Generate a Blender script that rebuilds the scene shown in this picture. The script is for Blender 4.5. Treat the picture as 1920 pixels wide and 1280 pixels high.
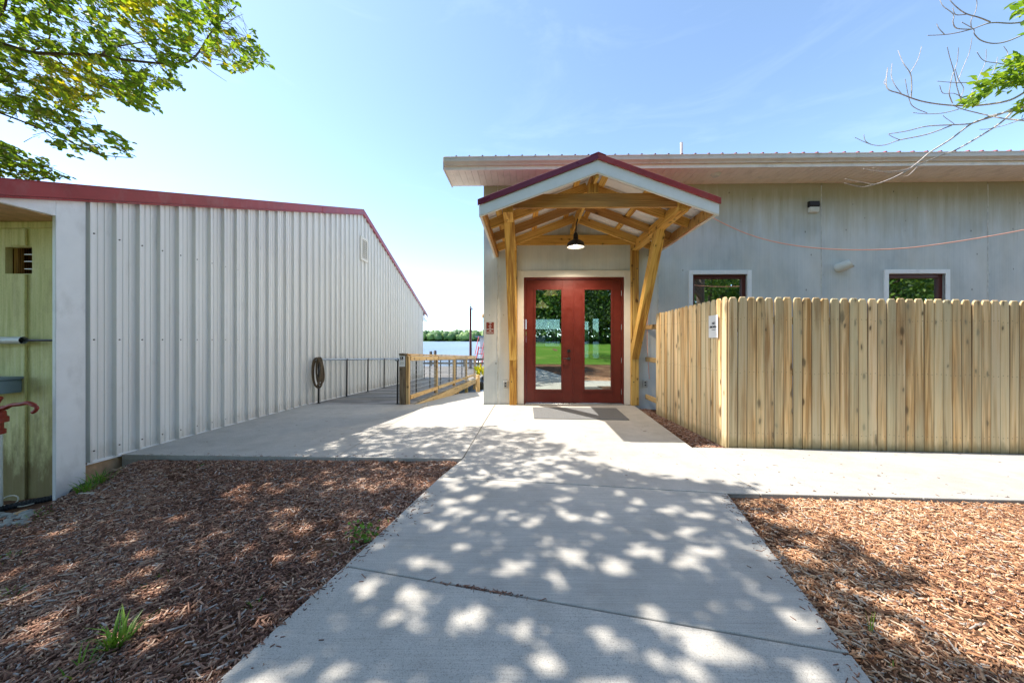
import bpy, bmesh, math, random
import numpy as np
from mathutils import Vector, Matrix, Quaternion

for o in list(bpy.data.objects):
    bpy.data.objects.remove(o, do_unlink=True)
scene = bpy.context.scene
COL = scene.collection
R = math.radians

# ------------------------------------------------------------------ camera
PSI = 12.0 / 640.0                      # slight turn to the left of the wall normal
CAM = Vector((0.0, 0.0, 1.25))
cam_d = bpy.data.cameras.new("camera")
cam = bpy.data.objects.new("camera", cam_d)
COL.objects.link(cam)
cam.location = CAM
cam.rotation_euler = (R(90), 0, PSI)
cam_d.sensor_fit = 'HORIZONTAL'
cam_d.sensor_width = 36.0
cam_d.lens = 12.0
cam_d.shift_x = -13.0 / 1920.0
cam_d.shift_y = -3.0 / 1920.0
cam_d.clip_start = 0.05
cam_d.clip_end = 3000.0
scene.camera = cam

# ------------------------------------------------------------------ sky, sun, exposure
SUN_EL, SUN_AZ = R(57.5), R(4.0)        # from the left, a little behind the buildings
world = bpy.data.worlds.new("World")
scene.world = world
world.use_nodes = True
wn = world.node_tree
wn.nodes.clear()
w_out = wn.nodes.new('ShaderNodeOutputWorld')
w_bg = wn.nodes.new('ShaderNodeBackground')
w_bg.inputs['Strength'].default_value = 0.15
w_sky = wn.nodes.new('ShaderNodeTexSky')
w_sky.sky_type = 'NISHITA'
w_sky.sun_disc = False
w_sky.sun_elevation = SUN_EL
w_sky.sun_rotation = -(math.pi / 2 - SUN_AZ)
w_sky.altitude = 100
w_sky.air_density = 0.5
w_sky.dust_density = 0.22
w_sky.ozone_density = 3.2
# thin high cloud streaks
w_tc = wn.nodes.new('ShaderNodeTexCoord')
w_map = wn.nodes.new('ShaderNodeMapping')
w_map.inputs['Scale'].default_value = (1.3, 1.3, 5.0)
w_map.inputs['Rotation'].default_value = (0.10, -0.08, 0.3)
w_noise = wn.nodes.new('ShaderNodeTexNoise')
w_noise.inputs['Scale'].default_value = 1.7
w_noise.inputs['Detail'].default_value = 7
w_noise.inputs['Roughness'].default_value = 0.62
w_noise.inputs['Distortion'].default_value = 1.1
w_ramp = wn.nodes.new('ShaderNodeValToRGB')
w_ramp.color_ramp.elements[0].position = 0.55
w_ramp.color_ramp.elements[0].color = (0, 0, 0, 1)
w_ramp.color_ramp.elements[1].position = 0.95
w_ramp.color_ramp.elements[1].color = (0.05, 0.05, 0.05, 1)
w_mix = wn.nodes.new('ShaderNodeMixRGB')
w_mix.inputs['Color2'].default_value = (5.6, 6.4, 7.2, 1)
L = wn.links.new
L(w_tc.outputs['Generated'], w_map.inputs['Vector'])
L(w_map.outputs['Vector'], w_noise.inputs['Vector'])
L(w_noise.outputs['Fac'], w_ramp.inputs['Fac'])
L(w_ramp.outputs['Color'], w_mix.inputs['Fac'])
L(w_sky.outputs['Color'], w_mix.inputs['Color1'])
w_wb = wn.nodes.new('ShaderNodeMixRGB')            # white balance of the skylight
w_wb.blend_type = 'MULTIPLY'
w_wb.inputs['Fac'].default_value = 1.0
w_wb.inputs['Color2'].default_value = (1.12, 1.045, 0.86, 1)
L(w_mix.outputs['Color'], w_wb.inputs['Color1'])
L(w_wb.outputs['Color'], w_bg.inputs['Color'])
L(w_bg.outputs['Background'], w_out.inputs['Surface'])

sun_dir = Vector((math.cos(SUN_EL) * math.cos(SUN_AZ), -math.cos(SUN_EL) * math.sin(SUN_AZ), -math.sin(SUN_EL)))
sun_d = bpy.data.lights.new("sun", 'SUN')
sun_d.energy = 2.0
sun_d.angle = R(0.5)
sun_d.color = (1.0, 0.95, 0.87)
sun = bpy.data.objects.new("sun", sun_d)
COL.objects.link(sun)
sun.location = (-20, 2, 40)
sun.rotation_euler = sun_dir.to_track_quat('-Z', 'Y').to_euler()

vs = scene.view_settings
vs.view_transform = 'Standard'
vs.look = 'None'
vs.gamma = 1.0
vs.use_curve_mapping = False
vs.exposure = 2.12

SX = sun_dir.x / -sun_dir.z             # ground shift of a shadow per metre of height
SY = sun_dir.y / -sun_dir.z

rng = np.random.default_rng(7)
random.seed(7)

def ray(u, v):
    """direction (unit depth) of a sight line noted on the photograph"""
    a = (u - 973.0) / 640.0
    b = -(v - 637.0) / 640.0
    c, s = math.cos(PSI), math.sin(PSI)
    return Vector((c * a - s, s * a + c, b))
def at(u, v, Y):
    d = ray(u, v)
    return CAM + d * (Y / d.y)
def proj(P):
    P = np.asarray(P)
    c, s = math.cos(PSI), math.sin(PSI)
    xc = P[..., 0] * c + P[..., 1] * s
    zc = -P[..., 0] * s + P[..., 1] * c
    zz = np.where(np.abs(zc) < 1e-4, 1e-4, zc)
    return 973 + 640 * xc / zz, 637 - 640 * (P[..., 2] - 1.25) / zz, zc

# ------------------------------------------------------------------ node helpers
class Mat:
    def __init__(s, name, rough=0.6, spec=0.4, metal=0.0, color=(.5, .5, .5)):
        s.m = bpy.data.materials.new(name)
        s.m.use_nodes = True
        s.nt = s.m.node_tree
        s.b = s.nt.nodes['Principled BSDF']
        s.out = s.nt.nodes['Material Output']
        s.b.inputs['Roughness'].default_value = rough
        s.b.inputs['Specular IOR Level'].default_value = spec
        s.b.inputs['Metallic'].default_value = metal
        s.b.inputs['Base Color'].default_value = (*color, 1)
    def n(s, t, **kw):
        nd = s.nt.nodes.new(t)
        for k, v in kw.items():
            if hasattr(nd, k):
                setattr(nd, k, v)
            else:
                nd.inputs[k].default_value = v
        return nd
    def l(s, a, b):
        s.nt.links.new(a, b)
    def coords(s, scale=(1, 1, 1), rnd=0.0, kind='Object', rot=(0, 0, 0)):
        tc = s.n('ShaderNodeTexCoord')
        mp = s.n('ShaderNodeMapping')
        mp.inputs['Scale'].default_value = scale
        mp.inputs['Rotation'].default_value = rot
        src = tc.outputs[kind]
        if rnd:
            oi = s.n('ShaderNodeObjectInfo')
            cb = s.n('ShaderNodeMath', operation='MULTIPLY')
            cb.inputs[1].default_value = rnd
            s.l(oi.outputs['Random'], cb.inputs[0])
            ad = s.n('ShaderNodeVectorMath', operation='ADD')
            s.l(src, ad.inputs[0])
            s.l(cb.outputs[0], ad.inputs[1])
            src = ad.outputs[0]
        s.l(src, mp.inputs['Vector'])
        return mp.outputs[0]
    def noise(s, vec, scale, detail=4, rough=0.55, dist=0.0):
        nd = s.n('ShaderNodeTexNoise')
        nd.inputs['Scale'].default_value = scale
        nd.inputs['Detail'].default_value = detail
        nd.inputs['Roughness'].default_value = rough
        nd.inputs['Distortion'].default_value = dist
        s.l(vec, nd.inputs['Vector'])
        return nd.outputs['Fac']
    def ramp(s, fac, stops, interp='LINEAR'):
        nd = s.n('ShaderNodeValToRGB')
        cr = nd.color_ramp
        cr.interpolation = interp
        while len(cr.elements) < len(stops):
            cr.elements.new(0.5)
        for e, (p, c) in zip(cr.elements, stops):
            e.position = p
            e.color = (*c, 1) if len(c) == 3 else c
        s.l(fac, nd.inputs['Fac'])
        return nd.outputs['Color']
    def mix(s, fac, a, b, mode='MIX'):
        nd = s.n('ShaderNodeMixRGB', blend_type=mode)
        for k, v in (('Fac', fac), ('Color1', a), ('Color2', b)):
            if isinstance(v, (int, float)):
                nd.inputs[k].default_value = v
            elif isinstance(v, tuple):
                nd.inputs[k].default_value = (*v, 1) if len(v) == 3 else v
            else:
                s.l(v, nd.inputs[k])
        return nd.outputs['Color']
    def math(s, op, a, b=None, clamp=False):
        nd = s.n('ShaderNodeMath', operation=op)
        nd.use_clamp = clamp
        for i, v in enumerate((a, b)):
            if v is None:
                continue
            if isinstance(v, (int, float)):
                nd.inputs[i].default_value = v
            else:
                s.l(v, nd.inputs[i])
        return nd.outputs[0]
    def col(s, c):
        s.l(c, s.b.inputs['Base Color'])
    def rough(s, c):
        s.l(c, s.b.inputs['Roughness'])
    def bump(s, h, strength=0.3, dist=0.005):
        nd = s.n('ShaderNodeBump')
        nd.inputs['Strength'].default_value = strength
        nd.inputs['Distance'].default_value = dist
        s.l(h, nd.inputs['Height'])
        s.l(nd.outputs['Normal'], s.b.inputs['Normal'])
    def rand(s):
        return s.n('ShaderNodeObjectInfo').outputs['Random']

def g3(v):
    return (v, v, v)

M = {}
def wood(name, dark, mid, light, knots=0.5, rough=0.7, tint=None, spec=0.3, weather=None, edge=None):
    """sawn lumber: grain along local Z, every board its own offset and tone"""
    m = Mat(name, rough, spec)
    v = m.coords((22, 22, 1.1), rnd=37)
    g1 = m.noise(v, 1.0, 6, 0.6, 0.9)
    v2 = m.coords((95, 95, 2.2), rnd=61)
    g2 = m.noise(v2, 1.0, 3, 0.6)
    wv = m.coords((9, 9, 0.55), rnd=83)
    wave = m.n('ShaderNodeTexWave', wave_type='RINGS', rings_direction='X')
    wave.inputs['Scale'].default_value = 2.2
    wave.inputs['Distortion'].default_value = 5.0
    wave.inputs['Detail'].default_value = 3
    wave.inputs['Detail Scale'].default_value = 1.4
    m.l(wv, wave.inputs['Vector'])
    f = m.math('ADD', m.math('MULTIPLY', g1, 0.55), m.math('MULTIPLY', wave.outputs['Fac'], 0.28))
    f = m.math('ADD', f, m.math('MULTIPLY', g2, 0.22))
    c = m.ramp(f, [(0.34, dark), (0.52, mid), (0.70, light)])
    # knots
    tk = m.n('ShaderNodeTexCoord')
    sk = m.n('ShaderNodeSeparateXYZ')
    m.l(tk.outputs['Object'], sk.inputs[0])
    ro = m.math('MULTIPLY', m.rand(), 47.0)
    kx = m.math('ADD', m.math('MULTIPLY', m.math('ADD', sk.outputs['X'], sk.outputs['Y']), 9.0), ro)
    kz = m.math('ADD', m.math('MULTIPLY', sk.outputs['Z'], 6.5), ro)
    cb_ = m.n('ShaderNodeCombineXYZ')
    m.l(kx, cb_.inputs[0])
    m.l(kz, cb_.inputs[1])
    dn = m.n('ShaderNodeTexNoise')
    dn.inputs['Scale'].default_value = 2.5
    m.l(cb_.outputs[0], dn.inputs['Vector'])
    kd = m.mix(0.22, cb_.outputs[0], dn.outputs['Color'], 'ADD')
    vo = m.n('ShaderNodeTexVoronoi', voronoi_dimensions='2D')
    vo.inputs['Scale'].default_value = 1.0
    m.l(kd, vo.inputs['Vector'])
    sep = m.n('ShaderNodeSeparateColor')
    m.l(vo.outputs['Color'], sep.inputs[0])
    sel = m.math('LESS_THAN', sep.outputs[0], knots)
    kn = m.ramp(vo.outputs['Distance'], [(0.07, g3(1)), (0.13, g3(0.75)), (0.19, g3(0.22)), (0.34, g3(0.08)), (0.45, g3(0))])
    kn = m.ramp(m.math('MULTIPLY', vo.outputs['Distance'], m.math('ADD', m.math('MULTIPLY', sep.outputs[1], 1.3), 0.55)), [(0.07, g3(1)), (0.13, g3(0.75)), (0.19, g3(0.22)), (0.34, g3(0.08)), (0.45, g3(0))])
    sel = m.math('MULTIPLY', sel, m.math('GREATER_THAN', m.math('FRACT', m.math('MULTIPLY', m.rand(), 7.3)), 0.28))
    kf = m.math('MULTIPLY', kn, sel)
    kf = m.math('MULTIPLY', kf, 0.9)
    kcol = tuple(x * 0.26 for x in dark)
    c = m.mix(kf, c, kcol)
    # board to board tone
    rv = m.rand()
    tone = m.ramp(rv, [(0.0, (0.74, 0.73, 0.72)), (0.2, (1.0, 1.0, 0.96)), (0.4, (1.12, 0.98, 0.80)), (0.6, (0.93, 0.92, 0.86)), (0.8, (1.08, 1.02, 0.98)), (1.0, (0.86, 0.84, 0.84))])
    c = m.mix(1.0, c, tone, 'MULTIPLY')
    if weather:
        wvv = m.coords((2.2, 2.2, 0.7), rnd=19)
        wf = m.noise(wvv, 1.4, 5, 0.6)
        wf = m.ramp(wf, [(0.42, g3(0)), (0.68, g3(0.75))])
        c = m.mix(wf, c, weather)
    if edge:  # weathered board edges, darkened further to put gap shade into the colour
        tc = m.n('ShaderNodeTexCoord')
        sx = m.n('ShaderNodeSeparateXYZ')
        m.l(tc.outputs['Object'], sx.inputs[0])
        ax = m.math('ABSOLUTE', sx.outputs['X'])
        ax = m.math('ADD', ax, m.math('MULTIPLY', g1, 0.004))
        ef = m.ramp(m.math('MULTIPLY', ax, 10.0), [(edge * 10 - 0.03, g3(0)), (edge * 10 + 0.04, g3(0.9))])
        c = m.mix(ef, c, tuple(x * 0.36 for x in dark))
        gz_ = m.math('SUBTRACT', m.math('MULTIPLY', m.noise(m.coords((14, 14, 5), rnd=7), 1.0, 5, 0.7), 0.16), sx.outputs['Z'])
        c = m.mix(m.math('MULTIPLY', m.math('MULTIPLY', gz_, 22.0, clamp=True), 0.55), c, (0.25, 0.19, 0.08))
    m.col(c)
    m.bump(m.math('SUBTRACT', f, m.math('MULTIPLY', kf, 0.5)), 0.35, 0.004)
    M[name] = m.m
    return m

def plain(name, color, rough=0.5, spec=0.4, metal=0.0, var=0.12, scale=6.0, bump=0.0, bscale=60, dirt=None):
    m = Mat(name, rough, spec, metal)
    v = m.coords((1, 1, 1), rnd=31)
    f = m.noise(v, scale, 5, 0.6)
    lo = tuple(c * (1 - var) for c in color)
    hi = tuple(min(1, c * (1 + var)) for c in color)
    c = m.ramp(f, [(0.3, lo), (0.7, hi)])
    if dirt:
        dcol, amt, dsc = dirt
        d = m.noise(m.coords((1, 1, 0.45), rnd=13), dsc, 6, 0.65)
        d = m.ramp(d, [(0.52, g3(0)), (0.75, g3(amt))])
        c = m.mix(d, c, dcol)
    m.col(c)
    if bump:
        m.bump(m.noise(v, bscale, 3, 0.6), bump, 0.003)
    rr = m.ramp(f, [(0.3, g3(max(0.03, rough - 0.08))), (0.7, g3(min(1, rough + 0.08)))])
    m.rough(rr)
    M[name] = m.m
    return m

wood('porch_timber', (0.34, 0.15, 0.03), (0.66, 0.39, 0.09), (0.80, 0.53, 0.16), knots=0.22)
wood('rafter_timber', (0.20, 0.080, 0.020), (0.47, 0.23, 0.055), (0.66, 0.40, 0.14), knots=0.22, weather=(0.32, 0.19, 0.08))
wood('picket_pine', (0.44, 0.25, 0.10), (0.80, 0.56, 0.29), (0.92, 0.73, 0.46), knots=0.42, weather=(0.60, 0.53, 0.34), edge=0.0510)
wood('rail_pine', (0.30, 0.17, 0.06), (0.60, 0.40, 0.18), (0.74, 0.54, 0.28), knots=0.4)
wood('grey_timber', (0.06, 0.045, 0.03), (0.15, 0.12, 0.09), (0.25, 0.21, 0.16), knots=0.2)
wood('deck_grey', (0.13, 0.12, 0.11), (0.27, 0.255, 0.24), (0.38, 0.365, 0.345), knots=0.15)
plain('white_paint', (0.90, 0.885, 0.865), 0.45, 0.4, var=0.04, dirt=((0.45, 0.42, 0.38), 0.35, 5))
plain('cream_trim', (0.80, 0.74, 0.64), 0.5, 0.35, var=0.05)
plain('fascia_white', (0.80, 0.82, 0.84), 0.4, 0.4, var=0.04)
plain('red_metal', (0.34, 0.035, 0.032), 0.38, 0.5, var=0.16, scale=4, dirt=((0.36, 0.16, 0.14), 0.45, 6))
plain('red_metal_sheen', (0.17, 0.018, 0.045), 0.32, 0.5, var=0.1)  # red roof metal with a purplish reflection put into its colour
plain('door_red', (0.140, 0.016, 0.009), 0.42, 0.45, var=0.14, scale=9, bump=0.12, bscale=120)
plain('window_brown', (0.09, 0.018, 0.014), 0.4, 0.4, var=0.1)
plain('black_metal', (0.012, 0.012, 0.013), 0.42, 0.5, var=0.2)
plain('steel_grey', (0.36, 0.37, 0.38), 0.35, 0.5, 0.7, var=0.1)
plain('galvanised', (0.86, 0.85, 0.83), 0.4, 0.5, 0.0, var=0.06)
plain('gutter_tan', (0.72, 0.65, 0.57), 0.42, 0.4, var=0.06, dirt=((0.36, 0.31, 0.25), 0.5, 3))
plain('soffit_vinyl', (0.92, 0.83, 0.74), 0.5, 0.35, var=0.04, dirt=((0.40, 0.34, 0.27), 0.35, 4))
plain('plastic_white', (0.70, 0.71, 0.66), 0.4, 0.45, var=0.05)
plain('plastic_grey', (0.20, 0.27, 0.33), 0.45, 0.45, var=0.08)
plain('outlet_grey', (0.38, 0.38, 0.36), 0.5, 0.4, var=0.08)
plain('pump_red', (0.36, 0.045, 0.028), 0.5, 0.4, var=0.3, scale=25, dirt=((0.16, 0.05, 0.03), 0.8, 14), bump=0.3)
plain('sign_brown', (0.22, 0.035, 0.018), 0.5, 0.4, var=0.08)
plain('paper', (0.80, 0.80, 0.80), 0.7, 0.2, var=0.03)
plain('ink', (0.02, 0.02, 0.022), 0.7, 0.2, var=0.1)
plain('orange_cord', (0.90, 0.42, 0.27), 0.5, 0.4, var=0.1)
plain('pale_cord', (0.62, 0.58, 0.48), 0.7, 0.3, var=0.1)
plain('black_plastic', (0.025, 0.027, 0.03), 0.5, 0.4, var=0.2)
plain('stone_grey', (0.30, 0.30, 0.27), 0.85, 0.2, var=0.3, scale=18, bump=0.5, bscale=40)
plain('stone_tan', (0.48, 0.30, 0.16), 0.85, 0.2, var=0.2, scale=18, bump=0.5, bscale=40)
plain('foundation', (0.66, 0.43, 0.25), 0.9, 0.2, var=0.18, scale=9, bump=0.5, bscale=50, dirt=((0.22, 0.12, 0.07), 0.7, 5))
plain('joint_fill', (0.07, 0.066, 0.06), 0.95, 0.1, var=0.3, scale=20)
plain('caulk', (0.60, 0.60, 0.57), 0.8, 0.2, var=0.2, scale=14)
plain('inside_wall', (0.30, 0.28, 0.24), 0.8, 0.2)
plain('inside_floor', (0.16, 0.12, 0.09), 0.5, 0.3)
plain('lamp_tan', (0.55, 0.33, 0.15), 0.6, 0.3)
plain('nail', (0.10, 0.08, 0.065), 0.5, 0.4)
plain('boat_white', (0.72, 0.72, 0.70), 0.5, 0.3)
plain('stair_red', (0.48, 0.07, 0.08), 0.5, 0.3)
plain('bark', (0.13, 0.095, 0.07), 0.9, 0.1, var=0.35, scale=14, bump=0.8, bscale=30)
plain('dead_twig', (0.52, 0.46, 0.42), 0.9, 0.1, var=0.35, scale=40)
plain('twig_bark', (0.12, 0.085, 0.06), 0.9, 0.1, var=0.3, scale=30)
plain('glass_sign', (0.75, 0.76, 0.77), 0.3, 0.5, var=0.02)
plain('rust', (0.25, 0.09, 0.03), 0.85, 0.2, var=0.4, scale=20)
plain('rope_tan', (0.23, 0.16, 0.09), 0.9, 0.1, var=0.3, scale=40)

# rope with its lay
m = Mat('coil_rope', 0.9, 0.1)
wv = m.n('ShaderNodeTexWave', bands_direction='DIAGONAL')
wv.inputs['Scale'].default_value = 26
wv.inputs['Distortion'].default_value = 1.2
m.l(m.coords((1, 1, 1)), wv.inputs['Vector'])
m.col(m.ramp(wv.outputs['Fac'], [(0.2, (0.035, 0.022, 0.02)), (0.55, (0.20, 0.12, 0.08)), (0.9, (0.36, 0.28, 0.18))]))
m.bump(wv.outputs['Fac'], 0.8, 0.01)
M['coil_rope'] = m.m

# broom-finished concrete
m = Mat('concrete', 0.88, 0.2)
v = m.coords((1, 1, 1), rnd=3, kind='Object')
big = m.noise(v, 0.9, 5, 0.6)
mid = m.noise(v, 6, 5, 0.65)
fine = m.noise(v, 210, 2, 0.6)
broom = m.noise(m.coords((3, 160, 3), rnd=5, rot=(0, 0, 0.1)), 1.0, 3, 0.6)
c = m.ramp(m.math('ADD', m.math('MULTIPLY', big, 0.5), m.math('MULTIPLY', mid, 0.5)),
           [(0.3, (0.40, 0.375, 0.335)), (0.55, (0.50, 0.468, 0.415)), (0.75, (0.55, 0.512, 0.45))])
c = m.mix(0.8, c, m.ramp(fine, [(0.30, g3(0.50)), (0.46, g3(0.98)), (0.75, g3(1.15))]), 'MULTIPLY')
c = m.mix(0.6, c, m.ramp(broom, [(0.3, g3(0.78)), (0.7, g3(1.12))]), 'MULTIPLY')
spk = m.n('ShaderNodeTexVoronoi')
spk.inputs['Scale'].default_value = 34
m.l(v, spk.inputs['Vector'])
c = m.mix(m.ramp(spk.outputs['Distance'], [(0.05, g3(0.65)), (0.12, g3(0))]), c, (0.20, 0.19, 0.17))
stn = m.ramp(m.noise(v, 2.3, 6, 0.7), [(0.54, g3(0)), (0.75, g3(0.45))])
c = m.mix(stn, c, (0.30, 0.27, 0.22))
foot = m.ramp(m.noise(m.coords((1.2, 0.5, 1)), 1.1, 6, 0.75), [(0.50, g3(0)), (0.72, g3(0.38))])
c = m.mix(foot, c, (0.32, 0.295, 0.25))
m.col(c)
m.bump(m.math('ADD', m.math('MULTIPLY', fine, 0.5), broom), 0.3, 0.004)
M['concrete'] = m.m

# grey cast wall panel: vertical streaks, pin holes, olive mildew bloom
m = Mat('wall_panel', 0.75, 0.3)
v = m.coords((1, 1, 1), kind='Object', rnd=0)
streak = m.noise(m.coords((46, 46, 0.5)), 1.0, 5, 0.65)
big = m.noise(m.coords((0.8, 0.8, 0.5)), 1.3, 5, 0.6)
c = m.ramp(m.math('ADD', m.math('MULTIPLY', streak, 0.22), m.math('MULTIPLY', big, 0.78)),
           [(0.36, (0.46, 0.50, 0.50)), (0.5, (0.62, 0.645, 0.635)), (0.66, (0.74, 0.75, 0.73))])
warm = m.ramp(m.noise(m.coords((1.1, 1.1, 0.35)), 0.9, 4, 0.6), [(0.45, g3(0)), (0.7, g3(0.6))])
c = m.mix(warm, c, (0.66, 0.61, 0.51))
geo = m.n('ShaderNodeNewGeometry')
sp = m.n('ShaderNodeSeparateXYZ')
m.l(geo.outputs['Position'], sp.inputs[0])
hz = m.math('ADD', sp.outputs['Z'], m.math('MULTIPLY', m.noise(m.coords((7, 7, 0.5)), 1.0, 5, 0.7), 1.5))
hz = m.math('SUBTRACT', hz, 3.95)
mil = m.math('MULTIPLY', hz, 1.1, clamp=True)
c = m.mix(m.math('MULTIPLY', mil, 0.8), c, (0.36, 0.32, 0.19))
sv = m.n('ShaderNodeTexVoronoi')
sv.inputs['Scale'].default_value = 9
m.l(m.coords((1, 1, 0.55)), sv.inputs['Vector'])
sepc = m.n('ShaderNodeSeparateColor')
m.l(sv.outputs['Color'], sepc.inputs[0])
rare = m.math('LESS_THAN', sepc.outputs[0], 0.30)
pin = m.math('MULTIPLY', m.ramp(sv.outputs['Distance'], [(0.06, g3(1)), (0.12, g3(0))]), rare)
c = m.mix(m.math('MULTIPLY', pin, 0.8), c, (0.08, 0.075, 0.06))
m.col(c)
m.bump(m.math('ADD', streak, m.math('MULTIPLY', m.noise(v, 120, 2), 0.8)), 0.10, 0.004)
M['wall_panel'] = m.m

# white ribbed steel
m = Mat('white_steel', 0.42, 0.45)
streak = m.noise(m.coords((9, 9, 0.35), rnd=11), 1.0, 5, 0.6)
c = m.ramp(streak, [(0.3, (0.78, 0.755, 0.715)), (0.6, (0.88, 0.855, 0.81))])
d = m.ramp(m.noise(m.coords((3, 3, 1.2), rnd=9), 2.0, 6, 0.7), [(0.58, g3(0)), (0.8, g3(0.35))])
c = m.mix(d, c, (0.50, 0.47, 0.42))
geo = m.n('ShaderNodeNewGeometry')
sp = m.n('ShaderNodeSeparateXYZ')
m.l(geo.outputs['Position'], sp.inputs[0])
ml = m.math('SUBTRACT', m.math('MULTIPLY', m.noise(m.coords((8, 8, 3), rnd=2), 1.5, 6, 0.7), 0.62), m.math('ADD', sp.outputs['Z'], m.math('MULTIPLY', sp.outputs['Y'], 0.03)))
c = m.mix(m.math('MULTIPLY', m.math('MULTIPLY', ml, 3.0, clamp=True), 0.5), c, (0.40, 0.33, 0.25))
m.col(c)
m.bump(m.noise(m.coords((2.5, 2.5, 0.5), rnd=5), 1.5, 2), 0.3, 0.03)
M['white_steel'] = m.m

# green mouldy board wall
m = Mat('green_boards', 0.85, 0.2)
v = m.coords((1, 1, 1), rnd=0)
streak = m.noise(m.coords((30, 30, 1.0), rnd=17), 1.0, 6, 0.65)
c = m.ramp(streak, [(0.3, (0.62, 0.60, 0.24)), (0.55, (0.82, 0.76, 0.38)), (0.75, (0.86, 0.82, 0.52))])
geo = m.n('ShaderNodeNewGeometry')
sp = m.n('ShaderNodeSeparateXYZ')
m.l(geo.outputs['Position'], sp.inputs[0])
lo = m.math('SUBTRACT', m.math('MULTIPLY', m.noise(m.coords((5, 5, 1.5)), 1.6, 6, 0.7), 1.6), sp.outputs['Z'])
lo = m.math('SUBTRACT', lo, 0.40)
lo = m.math('MULTIPLY', lo, 2.2, clamp=True)
c = m.mix(m.math('MULTIPLY', lo, 0.85), c, (0.20, 0.135, 0.055))
m.l(m.noise(v, 150, 2), m.nt.nodes.new('NodeReroute').inputs[0])
c = m.mix(m.ramp(m.noise(v, 170, 3, 0.7), [(0.56, g3(0)), (0.72, g3(0.7))]), c, (0.20, 0.19, 0.08))
c = m.mix(m.ramp(m.noise(m.coords((2, 2, 0.8)), 2.0, 6, 0.7), [(0.48, g3(0)), (0.7, g3(0.6))]), c, (0.46, 0.40, 0.19))
m.col(c)
m.bump(streak, 0.4, 0.004)
M['green_boards'] = m.m

# mulch base soil
m = Mat('mulch_soil', 0.95, 0.1)
v = m.coords((1, 1, 1))
f = m.noise(v, 26, 6, 0.7)
f2 = m.noise(v, 1.6, 4, 0.6)
c = m.ramp(f, [(0.3, (0.055, 0.028, 0.018)), (0.55, (0.15, 0.075, 0.042)), (0.8, (0.30, 0.17, 0.10))])
c = m.mix(m.ramp(f2, [(0.5, g3(0)), (0.72, g3(0.6))]), c, (0.34, 0.21, 0.12))
m.col(c)
m.bump(f, 1.0, 0.03)
M['mulch_soil'] = m.m

# mulch chips, grey-brown copy: the shade of the left bed is in the colour
m = Mat('mulch_chip_shaded', 0.9, 0.15)
at_ = m.n('ShaderNodeAttribute')
at_.attribute_name = 'tone'
m.col(m.ramp(at_.outputs['Fac'], [(0.0, (0.070, 0.038, 0.030)), (0.25, (0.18, 0.092, 0.065)), (0.5, (0.34, 0.185, 0.125)),
                                  (0.72, (0.50, 0.30, 0.20)), (0.88, (0.66, 0.47, 0.33)), (1.0, (0.46, 0.40, 0.36))]))
M['mulch_chip_shaded'] = m.m
# mulch chips: tone per chip, sunlit orange of the right bed in the colour
m = Mat('mulch_chip', 0.9, 0.15)
at_ = m.n('ShaderNodeAttribute')
at_.attribute_name = 'tone'
c = m.ramp(at_.outputs['Fac'], [(0.0, (0.075, 0.038, 0.028)), (0.25, (0.19, 0.092, 0.058)), (0.5, (0.42, 0.205, 0.100)),
                                (0.72, (0.60, 0.34, 0.19)), (0.88, (0.76, 0.54, 0.35)), (1.0, (0.46, 0.40, 0.34))])
m.col(c)
M['mulch_chip'] = m.m

# mat
m = Mat('door_mat', 0.95, 0.1)
v = m.coords((1, 1, 1))
f = m.noise(v, 160, 3, 0.7)
m.col(m.ramp(f, [(0.3, (0.07, 0.07, 0.072)), (0.7, (0.27, 0.27, 0.265))]))
m.bump(f, 0.8, 0.006)
M['door_mat'] = m.m

def leafmat(name, a, b, c3, trans=0.35):
    m = Mat(name, 0.5, 0.35)
    at_ = m.n('ShaderNodeAttribute')
    at_.attribute_name = 'tone'
    c = m.ramp(at_.outputs['Fac'], [(0.0, a), (0.5, b), (1.0, c3)])
    m.col(c)
    tr = m.n('ShaderNodeBsdfTranslucent')
    m.l(m.mix(1.0, c, (1.25, 1.2, 0.5), 'MULTIPLY'), tr.inputs['Color'])
    mx = m.n('ShaderNodeMixShader')
    mx.inputs[0].default_value = trans
    m.l(m.b.outputs[0], mx.inputs[1])
    m.l(tr.outputs[0], mx.inputs[2])
    m.l(mx.outputs[0], m.out.inputs['Surface'])
    M[name] = m.m
leafmat('leaf_bright', (0.09, 0.19, 0.025), (0.24, 0.36, 0.04), (0.60, 0.48, 0.035), 0.66)
leafmat('leaf_green', (0.04, 0.095, 0.022), (0.085, 0.17, 0.032), (0.18, 0.26, 0.04), 0.4)
leafmat('leaf_dark', (0.015, 0.035, 0.012), (0.035, 0.07, 0.018), (0.07, 0.12, 0.025), 0.25)
plain('pendant_lit', (0.6, 0.38, 0.18))
M['pendant_lit'].node_tree.nodes['Principled BSDF'].inputs['Emission Color'].default_value = (1.0, 0.62, 0.28, 1)
M['pendant_lit'].node_tree.nodes['Principled BSDF'].inputs['Emission Strength'].default_value = 0.35
leafmat('grass_blade', (0.06, 0.15, 0.02), (0.13, 0.27, 0.03), (0.24, 0.36, 0.06), 0.35)
leafmat('far_leaf', (0.035, 0.085, 0.03), (0.09, 0.17, 0.045), (0.20, 0.30, 0.08), 0.1)

m = Mat('lawn', 0.9, 0.15)
v = m.coords((1, 1, 1))
f = m.noise(v, 30, 5, 0.7)
c = m.ramp(f, [(0.3, (0.045, 0.10, 0.012)), (0.6, (0.10, 0.21, 0.02)), (0.8, (0.18, 0.28, 0.05))])
c = m.mix(m.ramp(m.noise(v, 0.5, 4), [(0.5, g3(0)), (0.75, g3(0.5))]), c, (0.22, 0.24, 0.06))
m.col(c)
m.bump(f, 0.9, 0.05)
M['lawn'] = m.m

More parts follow.
